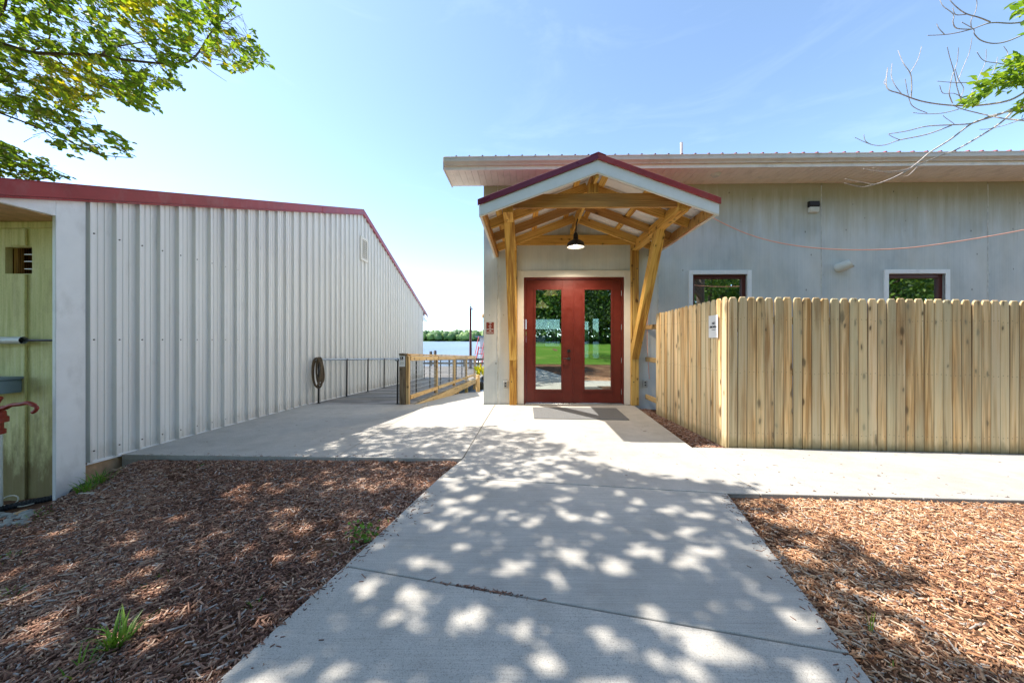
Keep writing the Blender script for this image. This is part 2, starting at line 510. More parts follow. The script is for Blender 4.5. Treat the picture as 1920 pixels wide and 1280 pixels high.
m = Mat('lake', 0.45, 0.12)
v = m.coords((1, 0.35, 1))
f = m.noise(v, 1.1, 6, 0.65)
f2 = m.noise(v, 0.05, 4, 0.6)
m.col(m.ramp(f2, [(0.3, (0.15, 0.20, 0.265)), (0.7, (0.21, 0.275, 0.345))]))
m.bump(f, 0.7, 0.25)
M['lake'] = m.m

# reflective, slightly tinted glazing
m = Mat('glazing', 0.02, 0.5)
tr = m.n('ShaderNodeBsdfTransparent')
tr.inputs['Color'].default_value = (0.62, 0.74, 0.70, 1)
gl = m.n('ShaderNodeBsdfGlossy')
gl.inputs['Roughness'].default_value = 0.0
gl.inputs['Color'].default_value = (0.90, 0.97, 0.96, 1)
fr = m.n('ShaderNodeFresnel')
fr.inputs['IOR'].default_value = 1.55
ff = m.math('ADD', m.math('MULTIPLY', fr.outputs[0], 0.4), 0.60, clamp=True)
mx = m.n('ShaderNodeMixShader')
m.l(ff, mx.inputs[0])
m.l(tr.outputs[0], mx.inputs[1])
m.l(gl.outputs[0], mx.inputs[2])
m.l(mx.outputs[0], m.out.inputs['Surface'])
M['glazing'] = m.m

m = Mat('bulb', 0.5)
em = m.n('ShaderNodeEmission')
em.inputs['Color'].default_value = (1, 0.86, 0.66, 1)
em.inputs['Strength'].default_value = 3.0
m.l(em.outputs[0], m.out.inputs['Surface'])
M['bulb'] = m.m

# ------------------------------------------------------------------ mesh helpers
ORG = {}                                 # world origin of every object made here
def reg(o, w):
    ORG[o.name] = Vector(w)
def tag(o, label=None, cat=None, group=None, kind=None):
    if label: o['label'] = label
    if cat: o['category'] = cat
    if group: o['group'] = group
    if kind: o['kind'] = kind
    return o
def thing(name, loc, label, cat, group=None):
    o = bpy.data.objects.new(name, None)
    o.empty_display_size = 0.1
    COL.objects.link(o)
    o.location = loc
    reg(o, loc)
    return tag(o, label, cat, group)
def place(o, w, parent=None, rot=None):
    COL.objects.link(o)
    if parent is not None:
        o.parent = parent
        o.location = Vector(w) - ORG[parent.name]
    else:
        o.location = w
    if rot is not None:
        o.rotation_mode = 'QUATERNION'
        o.rotation_quaternion = rot
    reg(o, w)
    return o

class MB:
    def __init__(s):
        s.v = []
        s.f = []
    def add(s, vs_, fs_):
        k = len(s.v)
        s.v += [tuple(p) for p in vs_]
        s.f += [tuple(i + k for i in f) for f in fs_]
        return s
    def box(s, x0, x1, y0, y1, z0, z1):
        return s.add([(x0, y0, z0), (x1, y0, z0), (x1, y1, z0), (x0, y1, z0), (x0, y0, z1), (x1, y0, z1), (x1, y1, z1), (x0, y1, z1)],
                     [(0, 3, 2, 1), (4, 5, 6, 7), (0, 1, 5, 4), (1, 2, 6, 5), (2, 3, 7, 6), (3, 0, 4, 7)])
    def prism(s, a, b):
        n = len(a)
        return s.add(list(a) + list(b), [tuple(range(n - 1, -1, -1)), tuple(range(n, 2 * n))] +
                     [(i, (i + 1) % n, n + (i + 1) % n, n + i) for i in range(n)])
    def prism_y(s, poly, y0, y1):        # polygon in x,z
        return s.prism([(x, y0, z) for x, z in poly], [(x, y1, z) for x, z in poly])
    def prism_x(s, poly, x0, x1):        # polygon in y,z
        return s.prism([(x0, y, z) for y, z in poly], [(x1, y, z) for y, z in poly])
    def prism_z(s, poly, z0, z1):
        return s.prism([(x, y, z0) for x, y in poly], [(x, y, z1) for x, y in poly])
    def beam(s, p, q, w, h, up=(0, 0, 1)):
        p, q = Vector(p), Vector(q)
        d = (q - p).normalized()
        up = Vector(up)
        x = d.cross(up)
        if x.length < 1e-5:
            x = d.cross(Vector((0, 1, 0)))
        x.normalize()
        y = x.cross(d).normalized()
        a = [p + x * (sx * w / 2) + y * (sy * h / 2) for sx, sy in ((-1, -1), (1, -1), (1, 1), (-1, 1))]
        b = [t + (q - p) for t in a]
        return s.prism(a, b)
    def tube(s, pts, r, n=8, cap=True, closed=False):
        pts = [Vector(p) for p in pts]
        m_ = len(pts)
        rs = r if isinstance(r, (list, tuple)) else [r] * m_
        rings = []
        prev = None
        for i, p in enumerate(pts):
            if closed:
                d = pts[(i + 1) % m_] - pts[i - 1]
            else:
                d = pts[min(i + 1, m_ - 1)] - pts[max(i - 1, 0)]
            d.normalize()
            if prev is None:
                prev = d.orthogonal().normalized()
            x = (prev - d * prev.dot(d)).normalized()
            prev = x
            y = d.cross(x)
            rings.append([p + (x * math.cos(2 * math.pi * k / n) + y * math.sin(2 * math.pi * k / n)) * rs[i] for k in range(n)])
        vs_ = [q for ring in rings for q in ring]
        fs_ = []
        last = m_ if closed else m_ - 1
        for i in range(last):
            a, b = i * n, ((i + 1) % m_) * n
            for k in range(n):
                fs_.append((a + k, a + (k + 1) % n, b + (k + 1) % n, b + k))
        if cap and not closed:
            fs_.append(tuple(range(n - 1, -1, -1)))
            fs_.append(tuple(range((m_ - 1) * n, m_ * n)))
        return s.add(vs_, fs_)
    def lathe(s, prof, c=(0, 0, 0), n=20):
        c = Vector(c)
        vs_, fs_ = [], []
        for r_, z in prof:
            for k in range(n):
                a = 2 * math.pi * k / n
                vs_.append(c + Vector((r_ * math.cos(a), r_ * math.sin(a), z)))
        for i in range(len(prof) - 1):
            for k in range(n):
                fs_.append((i * n + k, i * n + (k + 1) % n, (i + 1) * n + (k + 1) % n, (i + 1) * n + k))
        return s.add(vs_, fs_)
    def build(s, name, mat, parent=None, smooth=False, bevel=0.0, org=None, seg=1):
        a = np.array([tuple(p) for p in s.v], dtype=float)
        if org is None:
            lo, hi = a.min(0), a.max(0)
            org = ((lo[0] + hi[0]) / 2, (lo[1] + hi[1]) / 2, lo[2])
        me = bpy.data.meshes.new(name)
        me.from_pydata((a - np.array(org)).tolist(), [], s.f)
        me.materials.append(M[mat])
        if smooth:
            me.polygons.foreach_set('use_smooth', [True] * len(me.polygons))
        me.update()
        o = bpy.data.objects.new(name, me)
        place(o, org, parent)
        if bevel:
            b = o.modifiers.new('bevel', 'BEVEL')
            b.width = bevel
            b.segments = seg
            b.limit_method = 'ANGLE'
            b.angle_limit = R(35)
        if smooth:
            try:
                e = o.modifiers.new('split', 'EDGE_SPLIT')
                e.split_angle = R(42)
            except Exception:
                pass
        return o

def board(name, p, q, w, h, mat, parent=None, up=(0, 0, 1), bevel=0.004):
    """a piece of lumber from p to q; its grain runs along local Z"""
    p, q = Vector(p), Vector(q)
    ln = (q - p).length
    d = (q - p) / ln
    up = Vector(up)
    x = d.cross(up)
    if x.length < 1e-5:
        up = Vector((0, 1, 0))
        x = d.cross(up)
    x.normalize()
    y = d.cross(x).normalized()
    rot = Matrix((x, y, d)).transposed().to_quaternion()
    b = MB()
    b.box(-w / 2, w / 2, -h / 2, h / 2, 0, ln)
    me = bpy.data.meshes.new(name)
    me.from_pydata(b.v, [], b.f)
    me.materials.append(M[mat])
    o = bpy.data.objects.new(name, me)
    place(o, p, parent, rot)
    if bevel:
        md = o.modifiers.new('bevel', 'BEVEL')
        md.width = bevel
        md.segments = 1
    return o

def fast_mesh(name, verts, faces_n, loops, mat, tone=None, parent=None, org=(0, 0, 0)):
    """verts (N,3); faces all with faces_n corners; loops flat index list"""
    me = bpy.data.meshes.new(name)
    nv, nl = len(verts), len(loops)
    nf = nl // faces_n
    me.vertices.add(nv)
    me.vertices.foreach_set('co', (np.asarray(verts) - np.array(org)).astype(np.float32).ravel())
    me.loops.add(nl)
    me.loops.foreach_set('vertex_index', np.asarray(loops, dtype=np.int32))
    me.polygons.add(nf)
    me.polygons.foreach_set('loop_start', np.arange(0, nl, faces_n, dtype=np.int32))
    me.update(calc_edges=True)
    if tone is not None:
        at_ = me.attributes.new('tone', 'FLOAT', 'POINT')
        at_.data.foreach_set('value', np.asarray(tone, dtype=np.float32))
    me.materials.append(M[mat])
    me.validate()
    o = bpy.data.objects.new(name, me)
    place(o, org, parent)
    return o

LEAF = np.array([(0, 0, 0), (0.30, 0.50, 0.05), (0.68, 0.42, 0.03), (1.0, 0, -0.06), (0.68, -0.42, 0.03), (0.30, -0.50, 0.05)])
def leaves(name, pos, dirs, nrms, ln, wd, mat, tone, parent=None, org=(0, 0, 0)):
    n = len(pos)
    d = dirs / np.linalg.norm(dirs, axis=1, keepdims=True)
    s_ = np.cross(nrms, d)
    s_ /= np.linalg.norm(s_, axis=1, keepdims=True) + 1e-9
    u_ = np.cross(d, s_)
    ln = np.broadcast_to(ln, n)[:, None, None]
    wd = np.broadcast_to(wd, n)[:, None, None]
    V = pos[:, None, :] + d[:, None, :] * (LEAF[None, :, 0:1] * ln) + s_[:, None, :] * (LEAF[None, :, 1:2] * wd) + u_[:, None, :] * (LEAF[None, :, 2:3] * ln)
    V = V.reshape(-1, 3)
    base = np.arange(n)[:, None] * 6
    # two quads folded along the midrib
    q = np.concatenate([base + np.array([[0, 1, 2, 3]]), base + np.array([[0, 3, 4, 5]])], axis=1).reshape(-1)
    return fast_mesh(name, V, 4, q, mat, np.repeat(tone, 6), parent, org)

def unit(n, r=rng):
    v = r.normal(size=(n, 3))
    return v / np.linalg.norm(v, axis=1, keepdims=True)

def text_mesh(name, txt, size, loc, rot, mat, parent, depth=0.0006, align='CENTER', spacing=1.0, bold=0.0):
    cu = bpy.data.curves.new(name, 'FONT')
    cu.body = txt
    cu.size = size
    cu.align_x = align
    cu.align_y = 'CENTER'
    cu.extrude = depth
    cu.offset = bold
    cu.space_character = spacing
    tmp = bpy.data.objects.new('tmp_text', cu)
    COL.objects.link(tmp)
    dg = bpy.context.evaluated_depsgraph_get()
    me = bpy.data.meshes.new_from_object(tmp.evaluated_get(dg))
    bpy.data.objects.remove(tmp, do_unlink=True)
    me.materials.clear()
    me.materials.append(M[mat])
    o = bpy.data.objects.new(name, me)
    place(o, loc, parent, rot)
    return o

def smooth01(t):
    t = np.clip(t, 0, 1)
    return t * t * (3 - 2 * t)

# ================================================================== SETTING
YW = 6.63                                # front wall plane of the grey building
def slab_z(x, y):
    """concrete falls gently to the lake on the shed's side"""
    w = min(1.0, max(0.0, (-0.66 - x) / 1.85))
    return -0.0262 * max(0.0, y - 3.4) * w
def ramp_z(y):
    return -0.100 - 0.0505 * (y - 7.08)

def ground_z(x, y):
    x = np.asarray(x, dtype=float)
    y = np.asarray(y, dtype=float)
    z = np.full(np.broadcast(x, y).shape, -0.045)
    t = np.clip((-0.9 - x) / 3.6, 0, 1.5)
    fall = 0.235 * t ** 1.4
    keep = smooth01((y - 2.6) / 1.0) * smooth01((x + 4.42) / 0.3)
    z = z - fall * (1 - 0.92 * keep) * (1 - smooth01((y - 3.9) / 0.5))
    z = z - smooth01((y - 3.7) / 0.3) * 0.12 * (1 - smooth01((x - 2.0) / 0.1))
    z = z - smooth01((y - 5.2) / 13.5) * 1.45
    z = z - 0.014 * np.clip(x - 2.2, 0, 6)
    z = z + 0.045 * np.clip(-y - 3.0, 0, 40) * smooth01((-y - 3.0) / 6)
    return z

# soil and mulch ground as one sheet, finer near the camera
def axis(parts):
    out = []
    for a, b, st in parts:
        out += list(np.arange(a, b, st))
    out.append(parts[-1][1])
    return np.array(out)
gx = axis([(-90, -12, 6), (-12, -6, 0.5), (-6, 6, 0.12), (6, 12, 0.5), (12, 90, 6)])
gy = axis([(-70, -8, 4), (-8, 0.5, 0.5), (0.5, 4.6, 0.08), (4.6, 20, 0.5)])
XX, YY = np.meshgrid(gx, gy)
ZZ = ground_z(XX, YY)
ZZ = ZZ + 0.008 * np.sin(XX * 5.1 + 1.3 * np.sin(YY * 3.7)) * np.sin(YY * 4.3 + XX) * (np.abs(XX) < 8)
nxg, nyg = len(gx), len(gy)
V = np.stack([XX, YY, ZZ], -1).reshape(-1, 3)
ii = (np.arange(nyg - 1)[:, None] * nxg + np.arange(nxg - 1)[None, :]).reshape(-1)
q = np.stack([ii, ii + 1, ii + 1 + nxg, ii + nxg], 1).reshape(-1)
ground = fast_mesh('ground', V, 4, q, 'mulch_soil')
tag(ground, 'brown soil ground under the mulch beds', 'ground', kind='structure')

# lawn rising behind the viewer (seen in the glass) and on the shore
def sheet(name, xs, ys, zf, mat, label, cat):
    XX, YY = np.meshgrid(xs, ys)
    V = np.stack([XX, YY, zf(XX, YY)], -1).reshape(-1, 3)
    nx_, ny_ = len(xs), len(ys)
    ii = (np.arange(ny_ - 1)[:, None] * nx_ + np.arange(nx_ - 1)[None, :]).reshape(-1)
    q = np.stack([ii, ii + 1, ii + 1 + nx_, ii + nx_], 1).reshape(-1)
    return tag(fast_mesh(name, V, 4, q, mat), label, cat, kind='structure')
sheet('lawn', np.linspace(-80, 80, 60), np.linspace(-69, -4.6, 60), lambda x, y: ground_z(x, y) + 0.012, 'lawn', 'sunny green lawn rising behind the viewer', 'lawn')
sheet('shore_grass', np.linspace(-3.5, 0, 14), np.linspace(12.5, 17.5, 24), lambda x, y: ground_z(x, y) + 0.012, 'lawn', 'strip of grass on the shore beyond the concrete', 'grass')

lake = sheet('lake', np.linspace(-900, 900, 3), np.linspace(14.5, 620, 3), lambda x, y: x * 0 - 1.15, 'lake', 'blue rippled lake water reaching to the far woods', 'lake')
far = sheet('far_shore', np.linspace(-1200, 1200, 12), np.array([500, 520, 620, 1500.]), lambda x, y: np.where(y < 510, -1.3, np.where(y < 600, 0.6, 4.0)), 'lawn', 'low green land along the far shore', 'shore')

# ---------------------------------------------------------------- concrete path and slabs
bm_path = MB()
def shrink(poly, d):
    c = [sum(p[i] for p in poly) / len(poly) for i in (0, 1)]
    n = len(poly)
    out = []
    for i in range(n):
        p0, p1, p2 = Vector(poly[i - 1]), Vector(poly[i]), Vector(poly[(i + 1) % n])
        e1, e2 = (p1 - p0).normalized(), (p2 - p1).normalized()
        n1, n2 = Vector((-e1.y, e1.x)), Vector((-e2.y, e2.x))
        k = n1 + n2
        k = k / max(0.3, k.dot(n1)) if k.length > 1e-6 else n1
        out.append(tuple(p1 + k * d))
    return out
SLABS = []
jl = lambda y: -1.137 + 0.2045 * (y - 1.223)          # left edge of the walk
jr = lambda y: 1.273 + 0.244 * (y - 1.268)            # right edge
# joint lines across the walk: (left point, right point)
J1l, J1r = (jl(3.113) - 0.03, 3.113), (1.649, 2.815)
J2l, J2r = (jl(1.873), 1.873), (jr(1.385), 1.385)
J3l, J3r = (jl(0.55), 0.55), (jr(0.02), 0.02)
J4l, J4r = (jl(-0.9), -0.9), (jr(-1.4), -1.4)
J5l, J5r = (jl(-4.6), -4.6), (jr(-5.0), -5.0)
SLABS.append([J1l, J2l, J2r, J1r])
SLABS.append([J2l, J3l, J3r, J2r])
SLABS.append([J3l, J4l, J4r, J3r])
SLABS.append([J4l, J5l, J5r, J4r])
CL = (-0.662, 3.58)
SLABS.append([(-0.585, 6.60), CL, J1l, J1r, (1.915, 2.812), (1.945, 4.02), (2.066, 6.20), (2.085, 6.60)])
SLABS.append([(1.945, 4.02), (1.915, 2.812), (3.20, 2.80), (3.06, 4.02)])
SLABS.append([(3.06, 4.02), (3.20, 2.80), (4.62, 2.80), (4.50, 4.02)])
SLABS.append([(4.50, 4.02), (4.62, 2.80), (6.02, 2.80), (5.94, 4.02)])
SLABS.append([(5.94, 4.02), (6.02, 2.80), (9.5, 2.80), (9.5, 4.02)])
def walk_z(x, y):
    return slab_z(x, y) - 0.0165 * max(0.0, x - 2.2)
for poly in SLABS:
    bm_path.add([(x, y, walk_z(x, y) - 0.014) for x, y in poly], [tuple(range(len(poly)))])
GRID = [  # near left, near right, far right, far left
    [(-4.43, 3.66), (-2.03, 3.61), (-2.03, 7.06), (-4.56, 7.06)],
    [(-2.03, 3.61), (-0.662, 3.58), (-0.585, 6.60), (-2.03, 6.60)],
]
def bil(c4, s, t):
    a, b, c, d = [Vector(p) for p in c4]
    return (a * (1 - s) + b * s) * (1 - t) + (d * (1 - s) + c * s) * t
def grid_slab(c4, zf, n=10):
    top, mb = [], MB()
    for j in range(n + 1):
        for i in range(n + 1):
            p = bil(c4, i / n, j / n)
            top.append((p.x, p.y, zf(p.x, p.y)))
    k = len(top)
    faces = [(j * (n + 1) + i, j * (n + 1) + i + 1, (j + 1) * (n + 1) + i + 1, (j + 1) * (n + 1) + i) for j in range(n) for i in range(n)]
    rim = [i for i in range(n + 1)] + [j * (n + 1) + n for j in range(1, n + 1)] + [n * (n + 1) + i for i in range(n - 1, -1, -1)] + [j * (n + 1) for j in range(n - 1, 0, -1)]
    low = [(top[i][0], top[i][1], top[i][2] - 0.22) for i in rim]
    faces += [(rim[(i + 1) % len(rim)], rim[i], k + i, k + (i + 1) % len(rim)) for i in range(len(rim))]
    mb.add(top + low, faces)
    return mb
FAR = [[(-2.03, 6.60), (-0.82, 6.60), (-0.82, 7.06), (-2.03, 7.06)], [(-2.40, 7.06), (-0.82, 7.06), (-0.82, 12.4), (-2.40, 12.4)]]
def far_z(x, y):
    s = (x + 2.40) / 1.58
    t = (y - 6.6) / 5.8
    a = slab_z(x, 6.6)
    return a * (1 - t) + (-0.70 * (1 - s) - 0.56 * s) * t
for c4 in GRID:
    bm_path.add([(x, y, slab_z(x, y) - 0.055) for x, y in c4], [(0, 1, 2, 3)])
path_mesh = bm_path.build('path', 'joint_fill', org=(0, 0, -0.02))
path = tag(path_mesh, 'pale broom-finished concrete walk leading to the red doors', 'path', kind='structure')
for poly in SLABS:
    sh = shrink(poly, 0.004)
    mb = MB()
    mb.prism([(x, y, walk_z(x, y) - 0.10) for x, y in sh], [(x, y, walk_z(x, y)) for x, y in sh])
    mb.build('slab', 'concrete', path, bevel=0.006, seg=2)
for c4 in GRID:
    grid_slab(shrink(c4, 0.004), slab_z).build('slab', 'concrete', path)
for c4 in FAR:
    grid_slab(shrink(c4, 0.002), far_z).build('slab', 'concrete', path)

# ================================================================== GREY BUILDING
BX0, BX1, BY1 = -0.81, 15.0, 16.2
bld = thing('lakeside_building', (BX0, YW, 0), 'long grey concrete-panel building with overhanging eave and red double doors', 'building')
WT = 0.18
joints = [BX0, -0.54, 2.56, 5.655, 8.756, 11.86, BX1]
# openings per panel: (x0, x1, z0, z1)
DOOR = (-0.03, 1.905, -0.05, 2.465)
W1 = (3.215, 4.25, 1.40, 2.505)
W2 = (6.90, 7.96, 1.40, 2.505)
opens = {1: DOOR, 2: W1, 3: W2}
for k in range(len(joints) - 1):
    x0, x1 = joints[k] + (0.006 if k else 0), joints[k + 1] - 0.006
    mb = MB()
    z0, z1 = -0.30, 4.262
    if k in opens:
        ox0, ox1, oz0, oz1 = opens[k]
        mb.box(x0, ox0, YW, YW + WT, z0, z1)
        mb.box(ox1, x1, YW, YW + WT, z0, z1)
        mb.box(ox0, ox1, YW, YW + WT, oz1, z1)
        if oz0 > 0:
            mb.box(ox0, ox1, YW, YW + WT, z0, oz0)
    else:
        mb.box(x0, x1, YW, YW + WT, z0, z1)
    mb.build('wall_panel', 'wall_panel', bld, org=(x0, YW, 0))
    if k:
        c = MB()
        pts = [(joints[k] + 0.0015 * math.sin(z * 9 + k), YW + 0.001, z) for z in np.arange(0.0, 4.25, 0.1)]
        c.tube(pts, [0.009 + 0.003 * abs(math.sin(i * 1.7 + k)) for i in range(len(pts))], 6)
        c.build('caulk_joint', 'caulk', bld)
mb = MB()
mb.box(BX0, BX0 + WT, YW + WT + 0.002, BY1, -0.8, 4.262)
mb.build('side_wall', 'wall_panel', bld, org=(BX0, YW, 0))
mb = MB()
mb.box(BX1 - WT, BX1, YW + WT + 0.002, BY1, -0.8, 4.262)
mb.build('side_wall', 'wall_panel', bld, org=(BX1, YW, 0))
# back wall with the lake-side windows
bw = [(-0.35, 1.62, 0.90, 2.22), (2.62, 2.98, 0.35, 2.12), (3.16, 3.46, 0.35, 2.25), (5.2, 7.0, 0.9, 2.2)]
mb = MB()
xs = BX0 + WT
for (a, b, c, d) in bw:
    mb.box(xs, a, BY1 - WT, BY1, -0.8, 4.262)
    mb.box(a, b, BY1 - WT, BY1, -0.8, c)
    mb.box(a, b, BY1 - WT, BY1, d, 4.262)
    xs = b
mb.box(xs, BX1 - WT, BY1 - WT, BY1, -0.8, 4.262)
mb.build('back_wall', 'inside_wall', bld)
for (a, b, c, d) in bw:
    mb = MB()
    xm = a + (b - a) * 0.28
    if b - a > 1:
        mb.box(xm, xm + 0.05, BY1 - 0.12, BY1 - 0.06, c, d)
        mb.box(a, xm, BY1 - 0.12, BY1 - 0.06, 1.70, 1.75)
        mb.box(xm + 0.05, b, BY1 - 0.12, BY1 - 0.06, 1.70, 1.75)
    mb.box(a, b, BY1 - 0.12, BY1 - 0.06, c, c + 0.05)
    mb.build('window_frame', 'window_brown', bld)
MB().box(BX0 + WT, BX1 - WT, YW + WT, BY1 - WT, -0.10, -0.02).build('floor', 'inside_floor', bld)
MB().box(BX0 + WT, BX1 - WT, YW + WT, BY1 - WT, 3.6, 3.7).build('ceiling', 'inside_wall', bld)
MB().box(4.7, 4.8, YW + WT, BY1 - WT, -0.02, 3.6).build('partition', 'inside_wall', bld)
# roof: gable with the eave to the viewer
EY, EZ = 5.965, 4.44
RYr, RZr = 11.4, 5.75
rx0 = -1.415
def roof_sheet(y0, z0, y1, z1, name, xa):
    mb = MB()
    xs, hs = [], []
    x = xa
    while x < BX1 + 0.6:
        xs += [x, x + 0.19, x + 0.205, x + 0.215]
        hs += [0, 0, 0.020, 0.020]
        x += 0.23
    a = [(xx, y0, z0 + h) for xx, h in zip(xs, hs)]
    b = [(xx, y1, z1 + h) for xx, h in zip(xs, hs)]
    n = len(a)
    mb.add(a + b, [(i, i + 1, n + i + 1, n + i) for i in range(n - 1)])
    return mb.build(name, 'red_metal', bld)
roof_sheet(EY - 0.03, EZ + 0.008, YW + 0.02, EZ + 0.008 + (YW + 0.05 - EY) * 0.2365, 'eave_panel', rx0)
roof_sheet(YW + 0.021, EZ + 0.008 + (YW + 0.05 - EY) * 0.2365, RYr, RZr, 'roof_panel', BX0 - 0.03)
roof_sheet(RYr, RZr, BY1 + 0.6, EZ + 0.0, 'roof_panel', BX0 - 0.03)
MB().prism_x([(EY + 0.01, EZ - 0.02), (RYr, RZr - 0.03), (BY1 + 0.55, EZ - 0.04), (BY1, EZ - 0.10), (RYr, RZr - 0.2), (EY + 0.12, EZ - 0.15)], BX0 - 0.025, BX1 + 0.55).build('roof_deck', 'soffit_vinyl', bld)
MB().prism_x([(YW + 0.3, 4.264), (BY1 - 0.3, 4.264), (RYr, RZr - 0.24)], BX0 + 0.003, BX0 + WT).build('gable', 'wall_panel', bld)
# gutter: moulded face, shadow line and lip
gp = [(EY + 0.07, EZ - 0.006), (EY - 0.055, EZ - 0.006), (EY - 0.06, EZ - 0.014), (EY - 0.052, EZ - 0.03), (EY - 0.05, EZ - 0.085),
      (EY - 0.03, EZ - 0.105), (EY - 0.015, EZ - 0.125), (EY - 0.012, EZ - 0.14), (EY + 0.07, EZ - 0.14)]
MB().prism_x(gp, rx0 - 0.01, BX1 + 0.6).build('gutter', 'gutter_tan', bld, bevel=0.003)
MB().box(rx0, BX1 + 0.6, EY + 0.02, EY + 0.055, EZ - 0.205, EZ - 0.141).build('fascia_board', 'soffit_vinyl', bld)
MB().box(rx0 - 0.022, rx0, EY - 0.03, YW + 0.02, EZ - 0.215, EZ - 0.008).build('end_cap', 'gutter_tan', bld)
# soffit planks
pk = MB().prism_y([(0.004, 0), (0.0, 0.006), (0.0, 0.014), (0.112, 0.014), (0.112, 0.006), (0.108, 0)], 0, YW - EY - 0.06)
pme = bpy.data.meshes.new('soffit_plank')
pme.from_pydata(pk.v, [], pk.f)
pme.materials.append(M['soffit_vinyl'])
nplank = int((10.6 - rx0) / 0.114)
for i in range(nplank):
    o = bpy.data.objects.new('soffit_plank', pme)
    place(o, (rx0 + i * 0.114, EY + 0.056, 4.240), bld)
MB().box(rx0 + nplank * 0.114, BX1 + 0.6, EY + 0.056, YW - 0.004, 4.240, 4.254).build('soffit_panel', 'soffit_vinyl', bld)
# door surround
tr_ = 0.125
mb = MB()
MB().box(-0.155, -0.030, YW - 0.022, YW + 0.03, 0.004, 2.588).build('door_trim', 'cream_trim', bld, bevel=0.003)
MB().box(1.905, 2.039, YW - 0.022, YW + 0.03, 0.004, 2.588).build('door_trim', 'cream_trim', bld, bevel=0.003)
MB().box(-0.030, 1.905, YW - 0.0225, YW + 0.03, 2.463, 2.588).build('door_trim', 'cream_trim', bld, bevel=0.003)
mb = MB()
mb.box(-0.028, 0.012, YW - 0.006, YW + 0.14, 0.0, 2.46)
mb.box(1.863, 1.903, YW - 0.006, YW + 0.14, 0.0, 2.46)
mb.box(0.012, 1.863, YW - 0.0055, YW + 0.14, 2.425, 2.46)
mb.build('door_frame', 'door_red', bld, bevel=0.003)
MB().box(-0.01, 1.885, YW - 0.05, YW + 0.12, 0.001, 0.022).build('threshold', 'steel_grey', bld, bevel=0.004)

def door_leaf(x0, x1, gx0, gx1, label):
    z0, z1, gz0, gz1 = 0.030, 2.420, 0.262, 2.245
    y0, y1 = YW + 0.022, YW + 0.068
    mb = MB()
    mb.box(x0, gx0, y0, y1, z0, z1)
    mb.box(gx1, x1, y0, y1, z0, z1)
    mb.box(gx0, gx1, y0, y1, z0, gz0)
    mb.box(gx0, gx1, y0, y1, gz1, z1)
    lf = mb.build('door', 'door_red', bld, bevel=0.002)
    lf['label'] = label
    # glazing bead: raised frame round the glass
    bd = MB()
    t = 0.035
    for (a, b, c, d) in ((gx0 - 0.012, gx0 + t - 0.012, gz0 - 0.012, gz1 + 0.012), (gx1 - t + 0.012, gx1 + 0.012, gz0 - 0.012, gz1 + 0.012)):
        bd.box(a, b, y0 - 0.012, y0 + 0.004, c, d)
    for (c, d) in ((gz0 - 0.012, gz0 + t - 0.012), (gz1 - t + 0.012, gz1 + 0.012)):
        bd.box(gx0 + t - 0.012, gx1 - t + 0.012, y0 - 0.012, y0 + 0.004, c, d)
    bd.build('glazing_bead', 'door_red', lf, bevel=0.004)
    MB().box(gx0 + 0.001, gx1 - 0.001, y0 + 0.018, y0 + 0.024, gz0 + 0.001, gz1 - 0.001).build('pane', 'glazing', lf)
    return lf
d1 = door_leaf(0.016, 0.934, 0.180, 0.722, 'left red glazed door leaf with dark lever handle')
d2 = door_leaf(0.942, 1.859, 1.128, 1.686, 'right red glazed door leaf')
MB().box(0.926, 0.950, YW + 0.004, YW + 0.020, 0.03, 2.42).build('astragal', 'door_red', d1, bevel=0.003)
lk = MB()
for zz in (1.035,):
    lk.tube([(0.845, YW + 0.022, zz), (0.845, YW - 0.002, zz)], 0.032, 16)
lk.tube([(0.845, YW - 0.001, 1.035), (0.845, YW - 0.014, 1.035)], 0.018, 12)
lk.build('deadbolt', 'black_metal', d1, smooth=True)
lv = MB()
lv.tube([(0.845, YW + 0.022, 0.885), (0.845, YW + 0.008, 0.885)], 0.034, 16)
lv.tube([(0.845, YW + 0.008, 0.885), (0.845, YW - 0.035, 0.885)], 0.012, 10)
lv.tube([(0.855, YW - 0.035, 0.885), (0.80, YW - 0.038, 0.887), (0.735, YW - 0.03, 0.890)], [0.012, 0.011, 0.009], 10)
lv.build('handle', 'black_metal', d1, smooth=True)
for zz in (0.25, 0.85, 1.5, 2.15):
    MB().tube([(1.861, YW + 0.010, zz - 0.05), (1.861, YW + 0.010, zz + 0.05)], 0.009, 8).build('hinge', 'steel_grey', d2, smooth=True)

